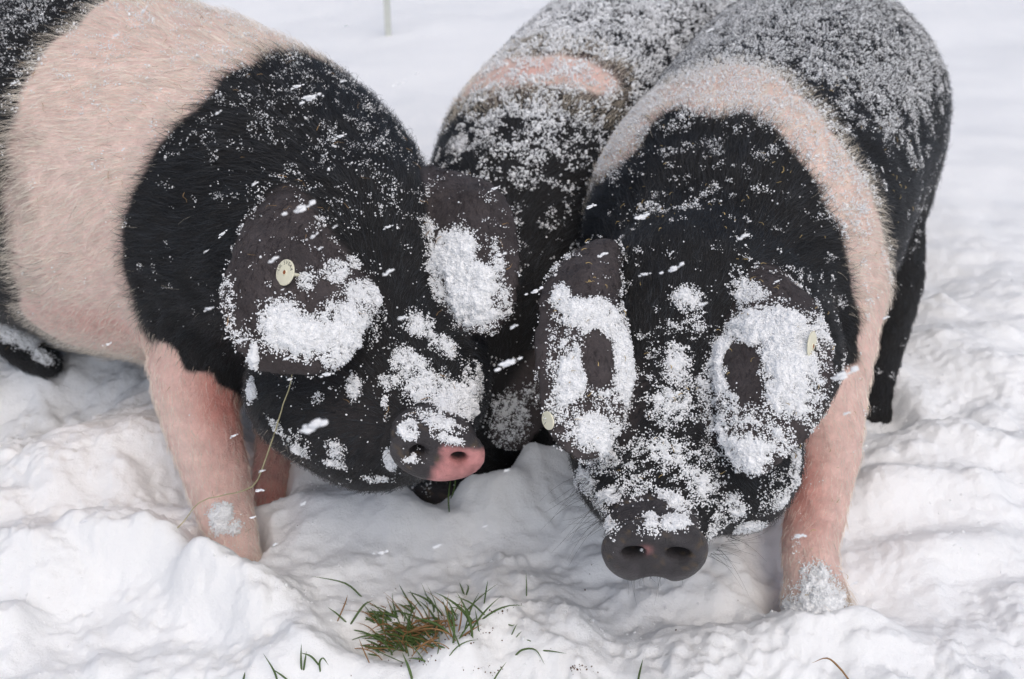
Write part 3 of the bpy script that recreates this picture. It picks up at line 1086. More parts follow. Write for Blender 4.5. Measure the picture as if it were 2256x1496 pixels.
def pig_left():
    root = bpy.data.objects.new('pig', None)
    COL.objects.link(root)
    tag(root, 'large saddleback pig on the left with wide pink band and pink patch on snout', 'pig', 'saddleback pigs in the snow')
    pr = []
    pr.append(Tube(smooth_nodes(px_nodes([(740, 560, 1.74, .17, .17), (640, 490, 1.86, .235, .235), (500, 430, 1.98, .275, .29), (250, 385, 2.10, .29, .345),
                                          (-60, 300, 2.28, .29, .32), (-330, 240, 2.48, .28, .29), (-450, 210, 2.60, .2, .22)]), 3), 'torso', 0.08, down=0.45, side=unit((0.8, 0.6, 0))))
    pr.append(Tube(smooth_nodes(px_nodes([(952, 972, 1.49, .056, .048), (925, 910, 1.54, .072, .064), (870, 800, 1.60, .098, .088), (820, 680, 1.66, .120, .11),
                                          (790, 560, 1.72, .14, .14)]), 3), 'head', 0.05, down=0.0))
    pr.append(Ball(at(720, 860, 1.66), (.115, .11, .11), 'head', 0.08, hairdir=(-0.3, 0.5, -0.7)))
    pr.append(Ball(at(830, 940, 1.60), (.095, .09, .085), 'head', 0.07, hairdir=(-0.3, 0.5, -0.7)))
    pr.append(Ball(at(980, 830, 1.64), (.06, .08, .09), 'head', 0.07, hairdir=(0.3, 0.5, -0.7)))
    nd = unit((0.20, -0.93, 0.06))
    F = snout_frame(nd)
    # the disc is tilted: its right side is higher
    a = math.radians(-17)
    F = np.array([F[0] * math.cos(a) + F[1] * math.sin(a), -F[0] * math.sin(a) + F[1] * math.cos(a), F[2]])
    c = at(965, 996, 1.425)
    pr.append(Ball(c, (.063, .041, .015), 'nose', 0.012, F))
    pr.append(Ball(c - nd * 0.037, (.056, .040, .040), 'nose', 0.010, F))
    pr.append(Ball(c + nd * 0.0205, (.052, .032, .012), 'nose', 0.008, F, carve=True))
    noseF, noseC = F, c
    for sx in (-1, 1):
        pr.append(Ball(c + nd * 0.010 + F[0] * sx * .027, (.0115, .0085, .030), 'nose', 0.006, F, carve=True))
    earL = [(665, 425, 1.65, .026, .024), (640, 455, 1.575, .046, .017), (635, 540, 1.52, .074, .011), (662, 640, 1.475, .104, .010), (695, 725, 1.455, .092, .009), (735, 785, 1.45, .042, .008)]
    earR = [(950, 400, 1.74, .035, .026), (1005, 420, 1.66, .055, .017), (1025, 500, 1.61, .068, .011), (1035, 590, 1.575, .068, .010), (1055, 670, 1.555, .050, .009), (1062, 720, 1.55, .024, .008)]
    pr.append(Tube(smooth_nodes(px_nodes(earL), 3), 'ear', 0.012, side=unit(RGT + 0.25 * FWD), down=0.0, curl=0.30))
    pr.append(Tube(smooth_nodes(px_nodes(earR), 3), 'ear', 0.012, side=unit(RGT - 0.35 * FWD), down=0.0, curl=0.30))
    pr.append(Tube(smooth_nodes(px_nodes([(480, 640, 1.92, .12, .12), (445, 800, 1.88, .085, .09), (442, 900, 1.85, .063, .068), (470, 1010, 1.83, .054, .056), (490, 1100, 1.81, .047, .048),
                                          (516, 1190, 1.79, .036, .040), (532, 1260, 1.78, .034, .040)]), 3), 'leg', 0.06, down=0.2))
    pr.append(Tube(px_nodes([(533, 1265, 1.78, .035, .046), (538, 1310, 1.76, .038, .052)]), 'hoof', 0.01, down=0))
    pr.append(Tube(smooth_nodes(px_nodes([(680, 760, 2.02, .10, .10), (630, 900, 2.02, .055, .06), (608, 1000, 2.0, .036, .04), (592, 1080, 1.98, .032, .034), (588, 1140, 1.96, .034, .04)]), 3), 'leg', 0.05, down=0.2))
    pr.append(Tube(smooth_nodes(px_nodes([(-160, 430, 2.30, .13, .18), (-90, 600, 2.28, .09, .11), (-10, 700, 2.30, .045, .05), (50, 770, 2.30, .034, .036), (100, 800, 2.28, .03, .03)]), 3), 'leg', 0.07, down=0.2))
    pr.append(Tube(smooth_nodes(px_nodes([(-300, 400, 2.55, .12, .17), (-300, 560, 2.55, .07, .10), (-290, 680, 2.52, .045, .05), (-285, 780, 2.48, .035, .04)]), 3), 'leg', 0.07, down=0.2))
    s = make_body('pig', pr, 0.005)
    V, N = s.V, s.N
    head, ear, nose = k_of(s, 'head'), k_of(s, 'ear'), k_of(s, 'nose')
    disp = 0.004 * fbm(V * 8 + 9, 3) * (1 - nose) + 0.0030 * fbm(V * 26, 2) * (ear + 0.4 * head) + 0.0022 * fbm(V * 38, 2) * k_of(s, 'leg') + 0.0009 * noise3(V * 90) * ear
    finish_surface(s, disp + snout_wrinkles(V, c, nd))
    W, K = 1.0, -1.0
    seeds = [(560, 190, K), (500, 250, K), (410, 330, K), (370, 420, K), (330, 500, K), (330, 600, K), (370, 700, K), (430, 770, K), (520, 820, K), (650, 190, K), (760, 220, K), (860, 300, K), (920, 360, K),
             (700, 400, K), (550, 600, K), (480, 650, K), (740, 900, K), (900, 800, K), (600, 850, K),
             (480, 130, W), (420, 200, W), (340, 270, W), (290, 340, W), (240, 430, W), (220, 520, W), (230, 620, W), (270, 720, W), (370, 800, W), (440, 860, W), (500, 890, W), (600, 80, W * .8), (700, 80, W), (800, 140, W * .8), (860, 190, W * .6),
             (450, 40, W), (300, 130, W), (180, 250, W), (120, 400, W), (120, 550, W), (150, 690, W), (300, 800, W), (450, 1000, W), (500, 1150, W), (610, 980, W), (600, 40, W),
             (30, 40, K), (110, 10, K), (10, 130, K), (-40, 230, K), (-70, 350, K), (-70, 480, K), (-30, 600, K), (-20, 690, K), (160, 5, K), (250, 20, W), (150, 130, W), (90, 220, W * .8), (60, 330, W * .5), (60, 450, W * .5), (70, 560, W * .6), (80, 640, W * .5), (110, 700, W), (-100, 700, K)]
    colour_pig(s, seeds)
    s.wraw = s.wraw - 2.5 * k_of(s, 'leg') * sstep(-0.62, -0.80, V[:, 0])
    s.white = sstep(0.15, 0.65, s.wraw)
    l = (V - noseC) @ noseF[0]
    npink = sstep(-0.006, 0.007, l + 0.009 * noise3(V * 45) + 0.004 * noise3(V * 120)) * sstep(0.020, 0.012, (V - noseC) @ noseF[1] * (1 if noseF[1][2] > 0 else -1)) * sstep(-0.012, 0.0, (V - noseC) @ noseF[2])
    lc, lc2, lc3 = at(500, 860, 1.80), at(600, 1000, 1.97), at(200, 720, 1.9)
    red = 0.20 * k_of(s, 'leg') + 0.9 * np.exp(-(((V - lc) / np.array((.05, .10, .09))) ** 2).sum(1)) + 0.95 * np.exp(-(((V - lc2) / np.array((.08, .12, .14))) ** 2).sum(1)) + 0.4 * np.exp(-(((V - lc3) / np.array((.12, .2, .05))) ** 2).sum(1))
    fb = at(800, 880, 1.55)
    dress_pig(root, s, 260000, 0.031, nose_pink=npink, redness=red,
              brown=0.9 * np.exp(-(((V - fb) / np.array((.06, .10, .06))) ** 2).sum(1)))
    up = np.clip(s.N[:, 2], 0, 1)
    leg = k_of(s, 'leg')
    x, y = s.V[:, 0], s.V[:, 1]
    rump = sstep(-0.70, -0.95, x)
    dust = (0.03 + 0.55 * sstep(0.35, 0.95, up) + 0.9 * rump * sstep(0.1, 0.6, up)) * (1 - 0.9 * leg) * (1 - 0.85 * nose) * np.where(s.V[:, 2] > 0.06, 1, 0.1)
    crust = patch_mask(s, [
        (620, 720, 55, 60, 0, 1.0, 'ear'), (690, 740, 80, 50, 0, 1.05, 'ear'), (770, 720, 70, 60, 0, .95, 'ear'), (800, 660, 40, 50, 0, .75, 'ear'), (740, 600, 28, 30, 0, .7, 'ear'),
        (780, 580, 35, 20, -40, .45, 'ear'), (500, 650, 20, 60, 0, .45, 'ear'), (540, 740, 40, 25, 0, .45, 'ear'), (680, 620, 22, 25, 0, .7, 'ear'), (740, 790, 40, 25, 0, .8, 'ear'), (720, 480, 35, 20, -45, .5, 'ear'),
        (930, 500, 30, 30, 0, .8, 'ear'), (1000, 560, 55, 60, -20, 1.0, 'ear'), (1040, 640, 60, 70, -20, 1.1, 'ear'), (960, 620, 22, 70, -20, .7, 'ear'), (1060, 700, 45, 30, 0, .9, 'ear'), (1110, 670, 20, 50, 0, .6, 'ear'),
        (920, 720, 35, 25, 40, .75, None), (970, 760, 40, 25, 30, .7, None), (900, 800, 45, 35, 30, .75, None), (940, 850, 55, 40, 0, .8, None), (1000, 880, 50, 40, 0, .95, None), (1040, 840, 25, 50, 0, .6, None),
        (900, 945, 24, 24, 0, 1.0, None), (960, 930, 60, 18, 20, .7, None), (780, 850, 18, 28, 0, .85, None), (850, 885, 10, 20, 0, .8, None), (860, 1010, 18, 28, 0, .8, None), (905, 1012, 20, 10, 0, .8, None),
        (985, 965, 40, 14, 20, .8, None), (560, 790, 12, 40, 0, .95, None), (555, 860, 14, 25, 0, .9, None), (740, 990, 30, 20, 30, .6, None), (650, 970, 50, 20, 30, .4, None), (1030, 900, 30, 25, 0, .8, None),
        (610, 940, 26, 14, 40, .6, None), (660, 990, 30, 14, 30, .65, None), (740, 1022, 36, 12, 15, .65, None), (830, 1052, 30, 10, 0, .6, None), (700, 880, 20, 14, 0, .5, None),
        (860, 840, 30, 22, 0, .6, None), (1060, 930, 14, 50, 0, .6, None), (510, 700, 16, 60, 0, .55, 'ear'), (830, 720, 20, 60, 0, .6, 'ear'), (1100, 600, 16, 90, -10, .5, 'ear'), (950, 560, 18, 50, -20, .55, 'ear'),
        (30, 735, 60, 26, 30, .85, None), (90, 785, 30, 14, 30, .8, None), (485, 1140, 26, 34, 0, 1.15, None), (510, 1160, 20, 20, 0, .9, None)])
    snow_on(root, s, dust * (1 - 0.6 * ear) + 0.75 * sstep(0.6, 1.0, ear) * sstep(0.62, 0.35, s.N @ unit((0, -0.75, 0.65))) * sstep(-0.5, 0.1, s.N[:, 1] * -1), crust, 230000, 100000)
    return root, s


def pig_back():
    root = bpy.data.objects.new('pig', None)
    COL.objects.link(root)
    tag(root, 'saddleback pig behind and between the two front pigs, head down in the snow', 'pig', 'saddleback pigs in the snow')
    pr = []
    pr.append(Tube(smooth_nodes(px_nodes([(1130, 640, 2.12, .17, .17), (1180, 500, 2.24, .22, .22), (1235, 380, 2.40, .262, .262), (1330, 260, 2.62, .27, .27),
                                          (1430, 150, 2.90, .28, .27), (1480, 100, 3.08, .22, .22)]), 3), 'torso', 0.08, down=0.45))
    pr.append(Tube(smooth_nodes(px_nodes([(985, 1085, 1.97, .052, .048), (1020, 1010, 2.0, .08, .07), (1060, 920, 2.03, .105, .09), (1090, 800, 2.07, .125, .12), (1110, 700, 2.1, .14, .14)]), 3), 'head', 0.05, down=0))
    nd = unit((-0.3, -0.8, -0.5))
    F = snout_frame(nd)
    pr.append(Ball(at(975, 1105, 1.94), (.06, .042, .02), 'nose', 0.015, F))
    pr.append(Ball(at(1150, 900, 2.04), (.08, .08, .09), 'head', 0.06))
    pr.append(Tube(smooth_nodes(px_nodes([(1160, 700, 2.06, .035, .025), (1170, 780, 1.98, .065, .012), (1150, 880, 1.94, .065, .010), (1120, 980, 1.92, .03, .009)]), 3), 'ear', 0.012, side=unit(RGT - 0.3 * FWD), down=0, curl=0.30))
    pr.append(Tube(smooth_nodes(px_nodes([(980, 760, 2.06, .035, .025), (930, 850, 1.98, .065, .012), (850, 950, 1.95, .065, .010), (790, 1040, 1.93, .03, .009)]), 3), 'ear', 0.012, side=unit(RGT - 0.3 * FWD), down=0, curl=0.30))
    for nodes in ([(1290, 640, 2.35, .10, .12), (1260, 800, 2.32, .06, .07), (1250, 930, 2.27, .044, .05), (1250, 1020, 2.2, .042, .045)],
                  [(1080, 640, 2.38, .10, .12), (1060, 790, 2.36, .06, .07), (1050, 900, 2.3, .044, .05), (1050, 980, 2.24, .042, .045)],
                  [(1520, 380, 2.85, .11, .15), (1510, 520, 2.8, .07, .09), (1500, 640, 2.76, .04, .05), (1500, 720, 2.7, .04, .04)],
                  [(1350, 330, 2.95, .11, .15), (1340, 480, 2.9, .07, .09), (1330, 600, 2.85, .04, .05), (1330, 690, 2.8, .04, .04)]):
        pr.append(Tube(smooth_nodes(px_nodes(nodes), 3), 'leg', 0.06, down=0.2))
    s = make_body('pig', pr, 0.008)
    finish_surface(s, 0.004 * fbm(s.V * 8 + 4, 3))
    W, K = 1.0, -1.0
    seeds = [(1000, 300, K), (1060, 330, K), (1150, 290, K), (1250, 320, K), (1330, 330, K), (1100, 500, K), (1150, 600, K), (1150, 900, K), (1060, 1060, K), (980, 330, K),
             (1040, 230, .25), (1010, 250, .3), (1070, 160, W), (1120, 165, W), (1200, 155, W), (1270, 155, W), (1330, 180, W * .8), (1380, 220, .2), (1100, 215, .34), (1180, 220, .32), (1260, 230, .32), (1330, 260, .2),
             (1130, 110, .32), (1200, 100, .32), (1290, 115, .32), (1370, 160, .32), (1180, 50, K), (1250, 40, K), (1350, 70, K), (1420, 120, K), (1450, 40, K), (1280, 60, K), (1430, 200, K)]
    colour_pig(s, seeds)
    rc = hit(s, 1200, 160)
    red = 0.35 * np.exp(-(((s.V - rc) / np.array((.16, .06, .06))) ** 2).sum(1))
    dress_pig(root, s, 110000, 0.026, redness=red, hair_rad=0.0004, roan=1.0, pale=0.35)
    up = np.clip(s.N[:, 2], 0, 1)
    dust = (0.22 + 0.9 * sstep(0.2, 0.9, up)) * np.where(s.V[:, 2] > 0.06, 1, 0.1) * (1 - 0.6 * k_of(s, 'leg'))
    dust *= (0.30 + 0.70 * sstep(0.38, 0.58, s.V[:, 2])) * (1 - 0.30 * sstep(-0.1, 0.3, s.wraw))
    dust *= 0.85
    crust = patch_mask(s, [(1120, 920, 45, 60, 0, .6, None), (1180, 880, 30, 30, 0, .4, None), (1010, 320, 30, 30, 0, .6, None), (1060, 320, 30, 20, 0, .5, None), (1180, 240, 60, 20, 0, .4, None)])
    snow_on(root, s, dust, crust, 260000, 16000, gmin=0.0006, gmax=0.0020)
    return root, s


PIG_B, SB = pig_right()
PIG_A, SA = pig_left()
PIG_C, SC = pig_back()

bits_on(PIG_B, SB, 240, 'straw_bits', (0.45, 0.33, 0.14), 0.007, 0.0005, (1 - np.clip(k_of(SB, 'nose') * 3, 0, 1)) * np.clip(SB.N[:, 2], 0, 1) * (SB.V[:, 1] < 1.9))
bits_on(PIG_A, SA, 260, 'straw_bits', (0.36, 0.22, 0.09), 0.014, 0.0004, np.clip(SA.N[:, 2], 0, 1))


# ------------------------------------------------------------------ whiskers
def whiskers(root, marks):
    q, r = [], []
    for x0, y0, dep, dx, dy, L, sag in marks:
        a = at(x0, y0, dep)
        d = unit(dx * RGT - dy * UPV - 0.25 * FWD)
        L = L * dep / FPX
        pts = [a + d * L * u + UPV * (-sag * L * u * u) for u in np.linspace(0, 1, 6)]
        q.append(pts)
        r.append(0.00022)
    hair_object('whiskers', np.array(q), MAT_HAIR, np.full((len(q), 3), 0.02), np.array(r), root)


mk = []
for i in range(34):
    t = rnd.random()
    mk.append((1290 + 50 * t, 1040 + 120 * t, 1.50 - .06 * t, -1, rnd.uniform(-.1, .9), rnd.uniform(40, 130), rnd.uniform(-.2, .5)))
for i in range(26):
    t = rnd.random()
    mk.append((1560 + 60 * t, 1225 - 50 * t, 1.45 + .05 * t, 1, rnd.uniform(-.2, .9), rnd.uniform(25, 90), rnd.uniform(-.4, .6)))
for i in range(10):
    mk.append((rnd.uniform(1380, 1520), 1270, 1.42, rnd.uniform(-.3, .3), 1, rnd.uniform(20, 60), 0.1))
whiskers(PIG_B, mk)
mk = []
for i in range(40):
    t = rnd.random()
    mk.append((700 + 330 * t, 1015 + 30 * math.sin(3.1 * t), 1.58 - .12 * t, rnd.uniform(-.6, .4), 1, rnd.uniform(12, 32), 0.1))
whiskers(PIG_A, mk)


# ------------------------------------------------------------------ ear tags
M_TAG = simple_mat('ivory_plastic', (0.78, 0.75, 0.58), 0.45, 0.4, 0.06, 120)
M_INK = simple_mat('black_ink', (0.03, 0.03, 0.03), 0.7, 0.1)
M_RUST = simple_mat('rusty_metal', (0.30, 0.10, 0.04), 0.8, 0.2, 0.3, 900)


def disc(name, r, t, parent, mat, hole=0.0, seg=40, bev=0.0004):
    import bmesh
    prof = [(hole, 0), (hole, t), (r - bev, t), (r, t - bev), (r, 0)]
    V, F = [], []
    for i in range(seg):
        a = 2 * math.pi * i / seg
        for q, z in prof:
            V.append((q * math.cos(a), q * math.sin(a), z))
    m = len(prof)
    for i in range(seg):
        for k in range(m):
            F.append((i * m + k, ((i + 1) % seg) * m + k, ((i + 1) % seg) * m + (k + 1) % m, i * m + (k + 1) % m))
    return link(name, mesh_np(name, V, F, False), parent, mat)


def ear_tag(pig, s, px, py, radius, up_hint, text=None, lift=0.0045, face=(0, -1, 0), plain=False):
    d = FWD + (px - 1128) / FPX * RGT - (py - 748) / FPX * UPV
    h = s.bvh.ray_cast(Vector(EYE), Vector(d))
    if h[0] is None:
        return
    n = unit(face)
    x = unit(np.cross(np.asarray(up_hint, float), n))
    y = np.cross(n, x)
    from mathutils import Matrix
    M = Matrix([[x[0], y[0], n[0]], [x[1], y[1], n[1]], [x[2], y[2], n[2]]]).to_4x4()
    M.translation = Vector(np.array(h[0]) + n * lift)
    t = disc('ear_tag', radius, 0.0018, pig, M_TAG, hole=0.0 if plain else radius * 0.10)
    t.matrix_world = M
    if plain:
        return t
    ring = disc('collar', radius * 0.24, 0.0010, t, M_TAG, hole=radius * 0.17)
    ring.location = (0, 0, 0.0017)
    riv = disc('rivet', radius * 0.165, 0.0009, t, M_RUST, hole=0.0)
    riv.location = (0, 0, 0.0016)
    stem = disc('stem', radius * 0.15, lift + 0.004, t, M_TAG, hole=0)
    stem.location = (0, 0, -lift - 0.003)
    if text:
        VV, FF = [], []
        dg = bpy.context.evaluated_depsgraph_get()
        a = math.radians(168)
        for ch in text:
            if ch == ' ':
                a -= math.radians(15)
                continue
            fc = bpy.data.curves.new('glyph', 'FONT')
            fc.body, fc.size, fc.align_x = ch, radius * 0.42, 'CENTER'
            fc.resolution_u = 3
            fo = bpy.data.objects.new('glyph', fc)
            COL.objects.link(fo)
            bpy.context.view_layer.update()
            me = bpy.data.meshes.new_from_object(fo.evaluated_get(bpy.context.evaluated_depsgraph_get()))
            rr, th = radius * 0.62, a - math.pi / 2
            c, sn = math.cos(th), math.sin(th)
            o = len(VV)
            for v in me.vertices:
                X, Y = v.co.x, v.co.y + rr
                VV.append((X * c - Y * sn, X * sn + Y * c, 0.00185))
            FF += [tuple(o + k for k in p.vertices) for p in me.polygons]
            bpy.data.objects.remove(fo)
            bpy.data.meshes.remove(me)
            a -= math.radians(21)
        me = bpy.data.meshes.new('lettering')
        me.from_pydata(VV, [], FF)
        link('lettering', me, t, M_INK)
    return t


ear_tag(PIG_A, SA, 657, 607, 0.0172, UPV + 0.25 * RGT, 'UK SV0A4', lift=0.021, face=(-0.80, -0.80, 0.62))
ear_tag(PIG_B, SB, 1776, 762, 0.0190, UPV, None, lift=0.007, face=(1.6, -0.9, 0.35))
ear_tag(PIG_B, SB, 1214, 925, 0.0118, UPV, None, lift=0.004, face=(-1.3, -0.9, 0.2), plain=True)


# ------------------------------------------------------------------ grass, stalk, specks
M_GREEN = simple_mat('grass_green', (0.085, 0.14, 0.040), 0.5, 0.3, 0.45, 60)
M_DRY = simple_mat('grass_dry', (0.30, 0.17, 0.075), 0.7, 0.2, 0.35, 80)
M_STRAW = simple_mat('straw_stalk', (0.42, 0.38, 0.22), 0.6, 0.3, 0.3, 90)
M_SOIL = simple_mat('soil_brown', (0.10, 0.045, 0.022), 0.9, 0.1, 0.4, 400)


def ribbon(pts, width, V, F, twist=0.0):
    """folded grass blade along pts"""
    pts = np.array(pts)
    n = len(pts)
    b = len(V)
    for i in range(n):
        tg = unit(pts[min(i + 1, n - 1)] - pts[max(i - 1, 0)])
        side = unit(np.cross(tg, (math.sin(twist), -math.cos(twist), 0.45)))
        u = i / (n - 1)
        w = width * 0.5 * (1 - u ** 2.2) ** 0.8 * (0.75 + 0.4 * math.sin(u * 3.14)) + 0.00008
        keel = np.cross(side, tg) * w * 0.5
        V += [tuple(pts[i] - side * w), tuple(pts[i] + keel), tuple(pts[i] + side * w), tuple(pts[i] - keel * 0.3)]
    for i in range(n - 1):
        for k in range(4):
            F.append((b + 4 * i + k, b + 4 * i + (k + 1) % 4, b + 4 * i + 4 + (k + 1) % 4, b + 4 * i + 4 + k))


def arc_blade(base, d, L, curl, n=7, drop=0.3):
    pts, p, d = [], np.array(base, float), unit(d)
    for i in range(n):
        pts.append(p.copy())
        p = p + d * L / (n - 1)
        d = unit(d + np.array(curl) / n + np.array((0, 0, -drop / n)))
    return pts


def gpt(px, py, dz=0.0):
    """first point where the line of sight meets the snow"""
    d = FWD + (px - 1128) / FPX * RGT - (py - 748) / FPX * UPV
    t0 = (0.25 - CAM_H) / d[2]
    t = t0
    while t < 8:
        q = EYE + d * t
        if q[2] < gz(q[0], q[1]):
            break
        t += 0.004
    lo_, hi_ = t - 0.004, t
    for _ in range(8):
        m = 0.5 * (lo_ + hi_)
        q = EYE + d * m
        if q[2] < gz(q[0], q[1]):
            hi_ = m
        else:
            lo_ = m
    q = EYE + d * hi_
    return np.array((q[0], q[1], gz(q[0], q[1]) + dz))


tuft = bpy.data.objects.new('grass_tuft', None)
COL.objects.link(tuft)
tag(tuft, 'tuft of green and brown grass poking up through the snow between the two front pigs', 'grass tuft')
V1, F1, V2, F2 = [], [], [], []
for i in range(330):
    if rnd.random() < 0.72:
        px, py = rnd.gauss(895, 46), rnd.gauss(1405, 20)
    else:
        px, py = rnd.uniform(800, 1050), rnd.gauss(1395, 26)
    u = (px - 800) / 240
    b = gpt(px, py, -0.004)
    if b[1] < ground(px, py)[1] - 0.075 or py > 1462:
        continue
    lean = (-1.05 + 1.15 * u) + rnd.gauss(0, 0.45)
    d = (lean, rnd.gauss(0.35, 0.4), rnd.uniform(0.3, 1.0))
    pts = arc_blade(b, d, rnd.uniform(0.025, 0.078), (-0.4 + lean * 0.8 + rnd.gauss(0, 0.8), rnd.gauss(0, .7), 0), 8, rnd.uniform(0.2, 1.9))
    if rnd.random() < 0.72:
        ribbon(pts, rnd.uniform(0.0014, 0.0036), V1, F1, rnd.uniform(-1, 1))
    else:
        ribbon(pts, rnd.uniform(0.001, 0.0026), V2, F2, rnd.uniform(-1, 1))
for i in range(26):
    b = gpt(rnd.uniform(880, 990), rnd.uniform(1380, 1420), 0.012)
    ribbon(arc_blade(b, (rnd.uniform(-1, 1), rnd.uniform(-.5, .3), rnd.uniform(0, .4)), rnd.uniform(.03, .06), (rnd.gauss(0, 1.2), rnd.gauss(0, .8), 0), 8, .8), rnd.uniform(.0014, .0034), V2, F2)
o = link('green_blades', mesh_np('green_blades', V1, F1), tuft, M_GREEN)
o['kind'] = 'stuff'
o = link('dry_blades', mesh_np('dry_blades', V2, F2), tuft, M_DRY)
o['kind'] = 'stuff'


def picture_blade(name, marks, width, parent, mat, lift0=0.0, lift1=0.02):
    """a blade whose foot stands on the snow; its tip rises by lift1"""
    n = len(marks)
    pts = []
    foot = gpt(*marks[0])
    dep0 = float((foot - EYE) @ FWD)
    for i, (x, y) in enumerate(marks):
        pts.append(at(x, y, dep0 - lift1 * i / max(n - 1, 1)) + np.array((0, 0, lift0 if i else -0.003)))
    nodes = smooth_nodes([(p, width, width) for p in pts], 4) if n > 2 else [(pts[0] + (pts[-1] - pts[0]) * t, 0, 0) for t in np.linspace(0, 1, 5)]
    V, F = [], []
    ribbon([q[0] for q in nodes], width, V, F, rnd.uniform(-.5, .5))
    return link(name, mesh_np(name, V, F), parent, mat)


for marks, w, m in (([(800, 1315), (760, 1285), (685, 1269)], .0024, M_GREEN), ([(765, 1370), (742, 1352), (722, 1338)], .003, M_GREEN),
                    ([(770, 1375), (800, 1335), (822, 1322)], .003, M_GREEN), ([(742, 1368), (760, 1330), (766, 1310)], .0022, M_DRY),
                    ([(1015, 1425), (990, 1370), (975, 1318)], .0022, M_GREEN), ([(1072, 1356), (1040, 1330), (1002, 1313)], .0024, M_GREEN),
                    ([(1022, 1390), (1038, 1340), (1055, 1306)], .0020, M_GREEN), ([(1056, 1392), (1050, 1360), (1046, 1340)], .0020, M_GREEN),
                    ([(930, 1335), (912, 1315), (902, 1300)], .0022, M_GREEN), ([(908, 1495), (900, 1470), (886, 1437)], .0048, M_GREEN),
                    ([(845, 1345), (880, 1400), (862, 1425)], .006, M_GREEN), ([(815, 1460), (800, 1430), (790, 1405)], .0016, M_DRY)):
    picture_blade('blade', marks, w, tuft, m)

SPRIGS = [
    ('green sprig of two short blades in the snow, left of the tuft', [[(664, 1475), (663, 1450), (664, 1418)], [(668, 1476), (672, 1455), (675, 1435)]]),
    ('curled green blade bent over in the snow, bottom left of the tuft', [[(706, 1480), (704, 1460), (712, 1450), (724, 1466)], [(704, 1464), (685, 1446), (662, 1438)]]),
    ('drooping grass blade arching right of the snow lump beside the tuft', [[(1130, 1447), (1150, 1432), (1180, 1432), (1200, 1464)]]),
    ('dark thin blades crossing right of the snow lump beside the tuft', [[(1141, 1416), (1165, 1411), (1198, 1438)], [(1176, 1430), (1210, 1434), (1248, 1440)]]),
    ('upright green blade at the bottom edge below the right pig snout', [[(1405, 1500), (1410, 1478), (1417, 1450)]]),
    ('single thin dark blade standing left of the right pig snout', [[(1160, 1313), (1160, 1290), (1159, 1262)]]),
    ('bent brown stem at the bottom right edge of the snow', [[(1875, 1500), (1850, 1472), (1822, 1450), (1788, 1461)]]),
    ('green blades sticking out of the snow under the pink snout', [[(990, 1128), (988, 1095), (995, 1040)], [(992, 1100), (1002, 1070), (1003, 1035)], [(1004, 1062), (1015, 1048), (1046, 1050)]]),
    ('green blades at the bottom left edge near the snow lump', [[(612, 1500), (602, 1475), (580, 1440)], [(640, 1500), (618, 1486), (600, 1474)], [(534, 1500), (538, 1490), (540, 1480)]]),
    ('small green sprig just above the right end of the tuft', [[(1024, 1310), (1018, 1298), (1012, 1283)], [(1026, 1310), (1032, 1295), (1028, 1287)]]),
    ('thin dark upright blade right of the small sprig', [[(1066, 1330), (1071, 1300), (1075, 1278)]]),
    ('dark green blades beside the round snow lump on its right', [[(1118, 1372), (1128, 1378), (1134, 1376)], [(1126, 1398), (1134, 1384), (1140, 1374)], [(1136, 1402), (1144, 1396), (1150, 1391)]]),
    ('dark blade leaning out of the snow at the bottom edge below the lump', [[(1085, 1500), (1098, 1482), (1116, 1458)]]),
]
for lab, blades in SPRIGS:
    r = bpy.data.objects.new('grass_sprig', None)
    COL.objects.link(r)
    tag(r, lab, 'grass sprig')
    for bl in blades:
        picture_blade('blade', bl, 0.0026 if 'dark' not in lab else 0.0020, r, M_DRY if 'brown' in lab else M_GREEN, 0, 0.015)

# long dry stalk hanging from the left pig's ear down across its leg
st = [(652, 640, 1.470), (656, 690, 1.466), (653, 750, 1.468), (641, 840, 1.50), (624, 890, 1.53), (606, 950, 1.57), (582, 1020, 1.64), (556, 1072, 1.72),
      (500, 1090, 1.735), (440, 1106, 1.735), (404, 1150, 1.735), (372, 1178, 1.735), (345, 1198, 1.735)]
stn = smooth_nodes([(at(a, b, d), 0.0011, 0.0011) for a, b, d in st], 3)
V, F = [], []
P = np.array([q[0] for q in stn]) + 0.0012 * noise3(np.arange(len(stn) * 3).reshape(-1, 3) * 0.37)[:, None]
for i in range(len(P)):
    tg = unit(P[min(i + 1, len(P) - 1)] - P[max(i - 1, 0)])
    a1 = unit(np.cross(tg, (0.2, 1, 0.1)))
    a2 = np.cross(tg, a1)
    u = i / len(P)
    r = (0.0005 + 0.0009 * math.sin(min(u * 2.2, 1.57)) ** 2 * (1 if u < .62 else .45)) * 1.0
    for k in range(5):
        V.append(tuple(P[i] + r * (a1 * math.cos(k * 1.2566) + a2 * math.sin(k * 1.2566))))
for i in range(len(P) - 1):
    for k in range(5):
        F.append((i * 5 + k, i * 5 + (k + 1) % 5, i * 5 + 5 + (k + 1) % 5, i * 5 + 5 + k))
stalk = link('dry_stalk', mesh_np('dry_stalk', V, F), None, M_STRAW)
tag(stalk, 'long thin dry grass stalk hanging from the left pig ear down across its leg', 'stalk')

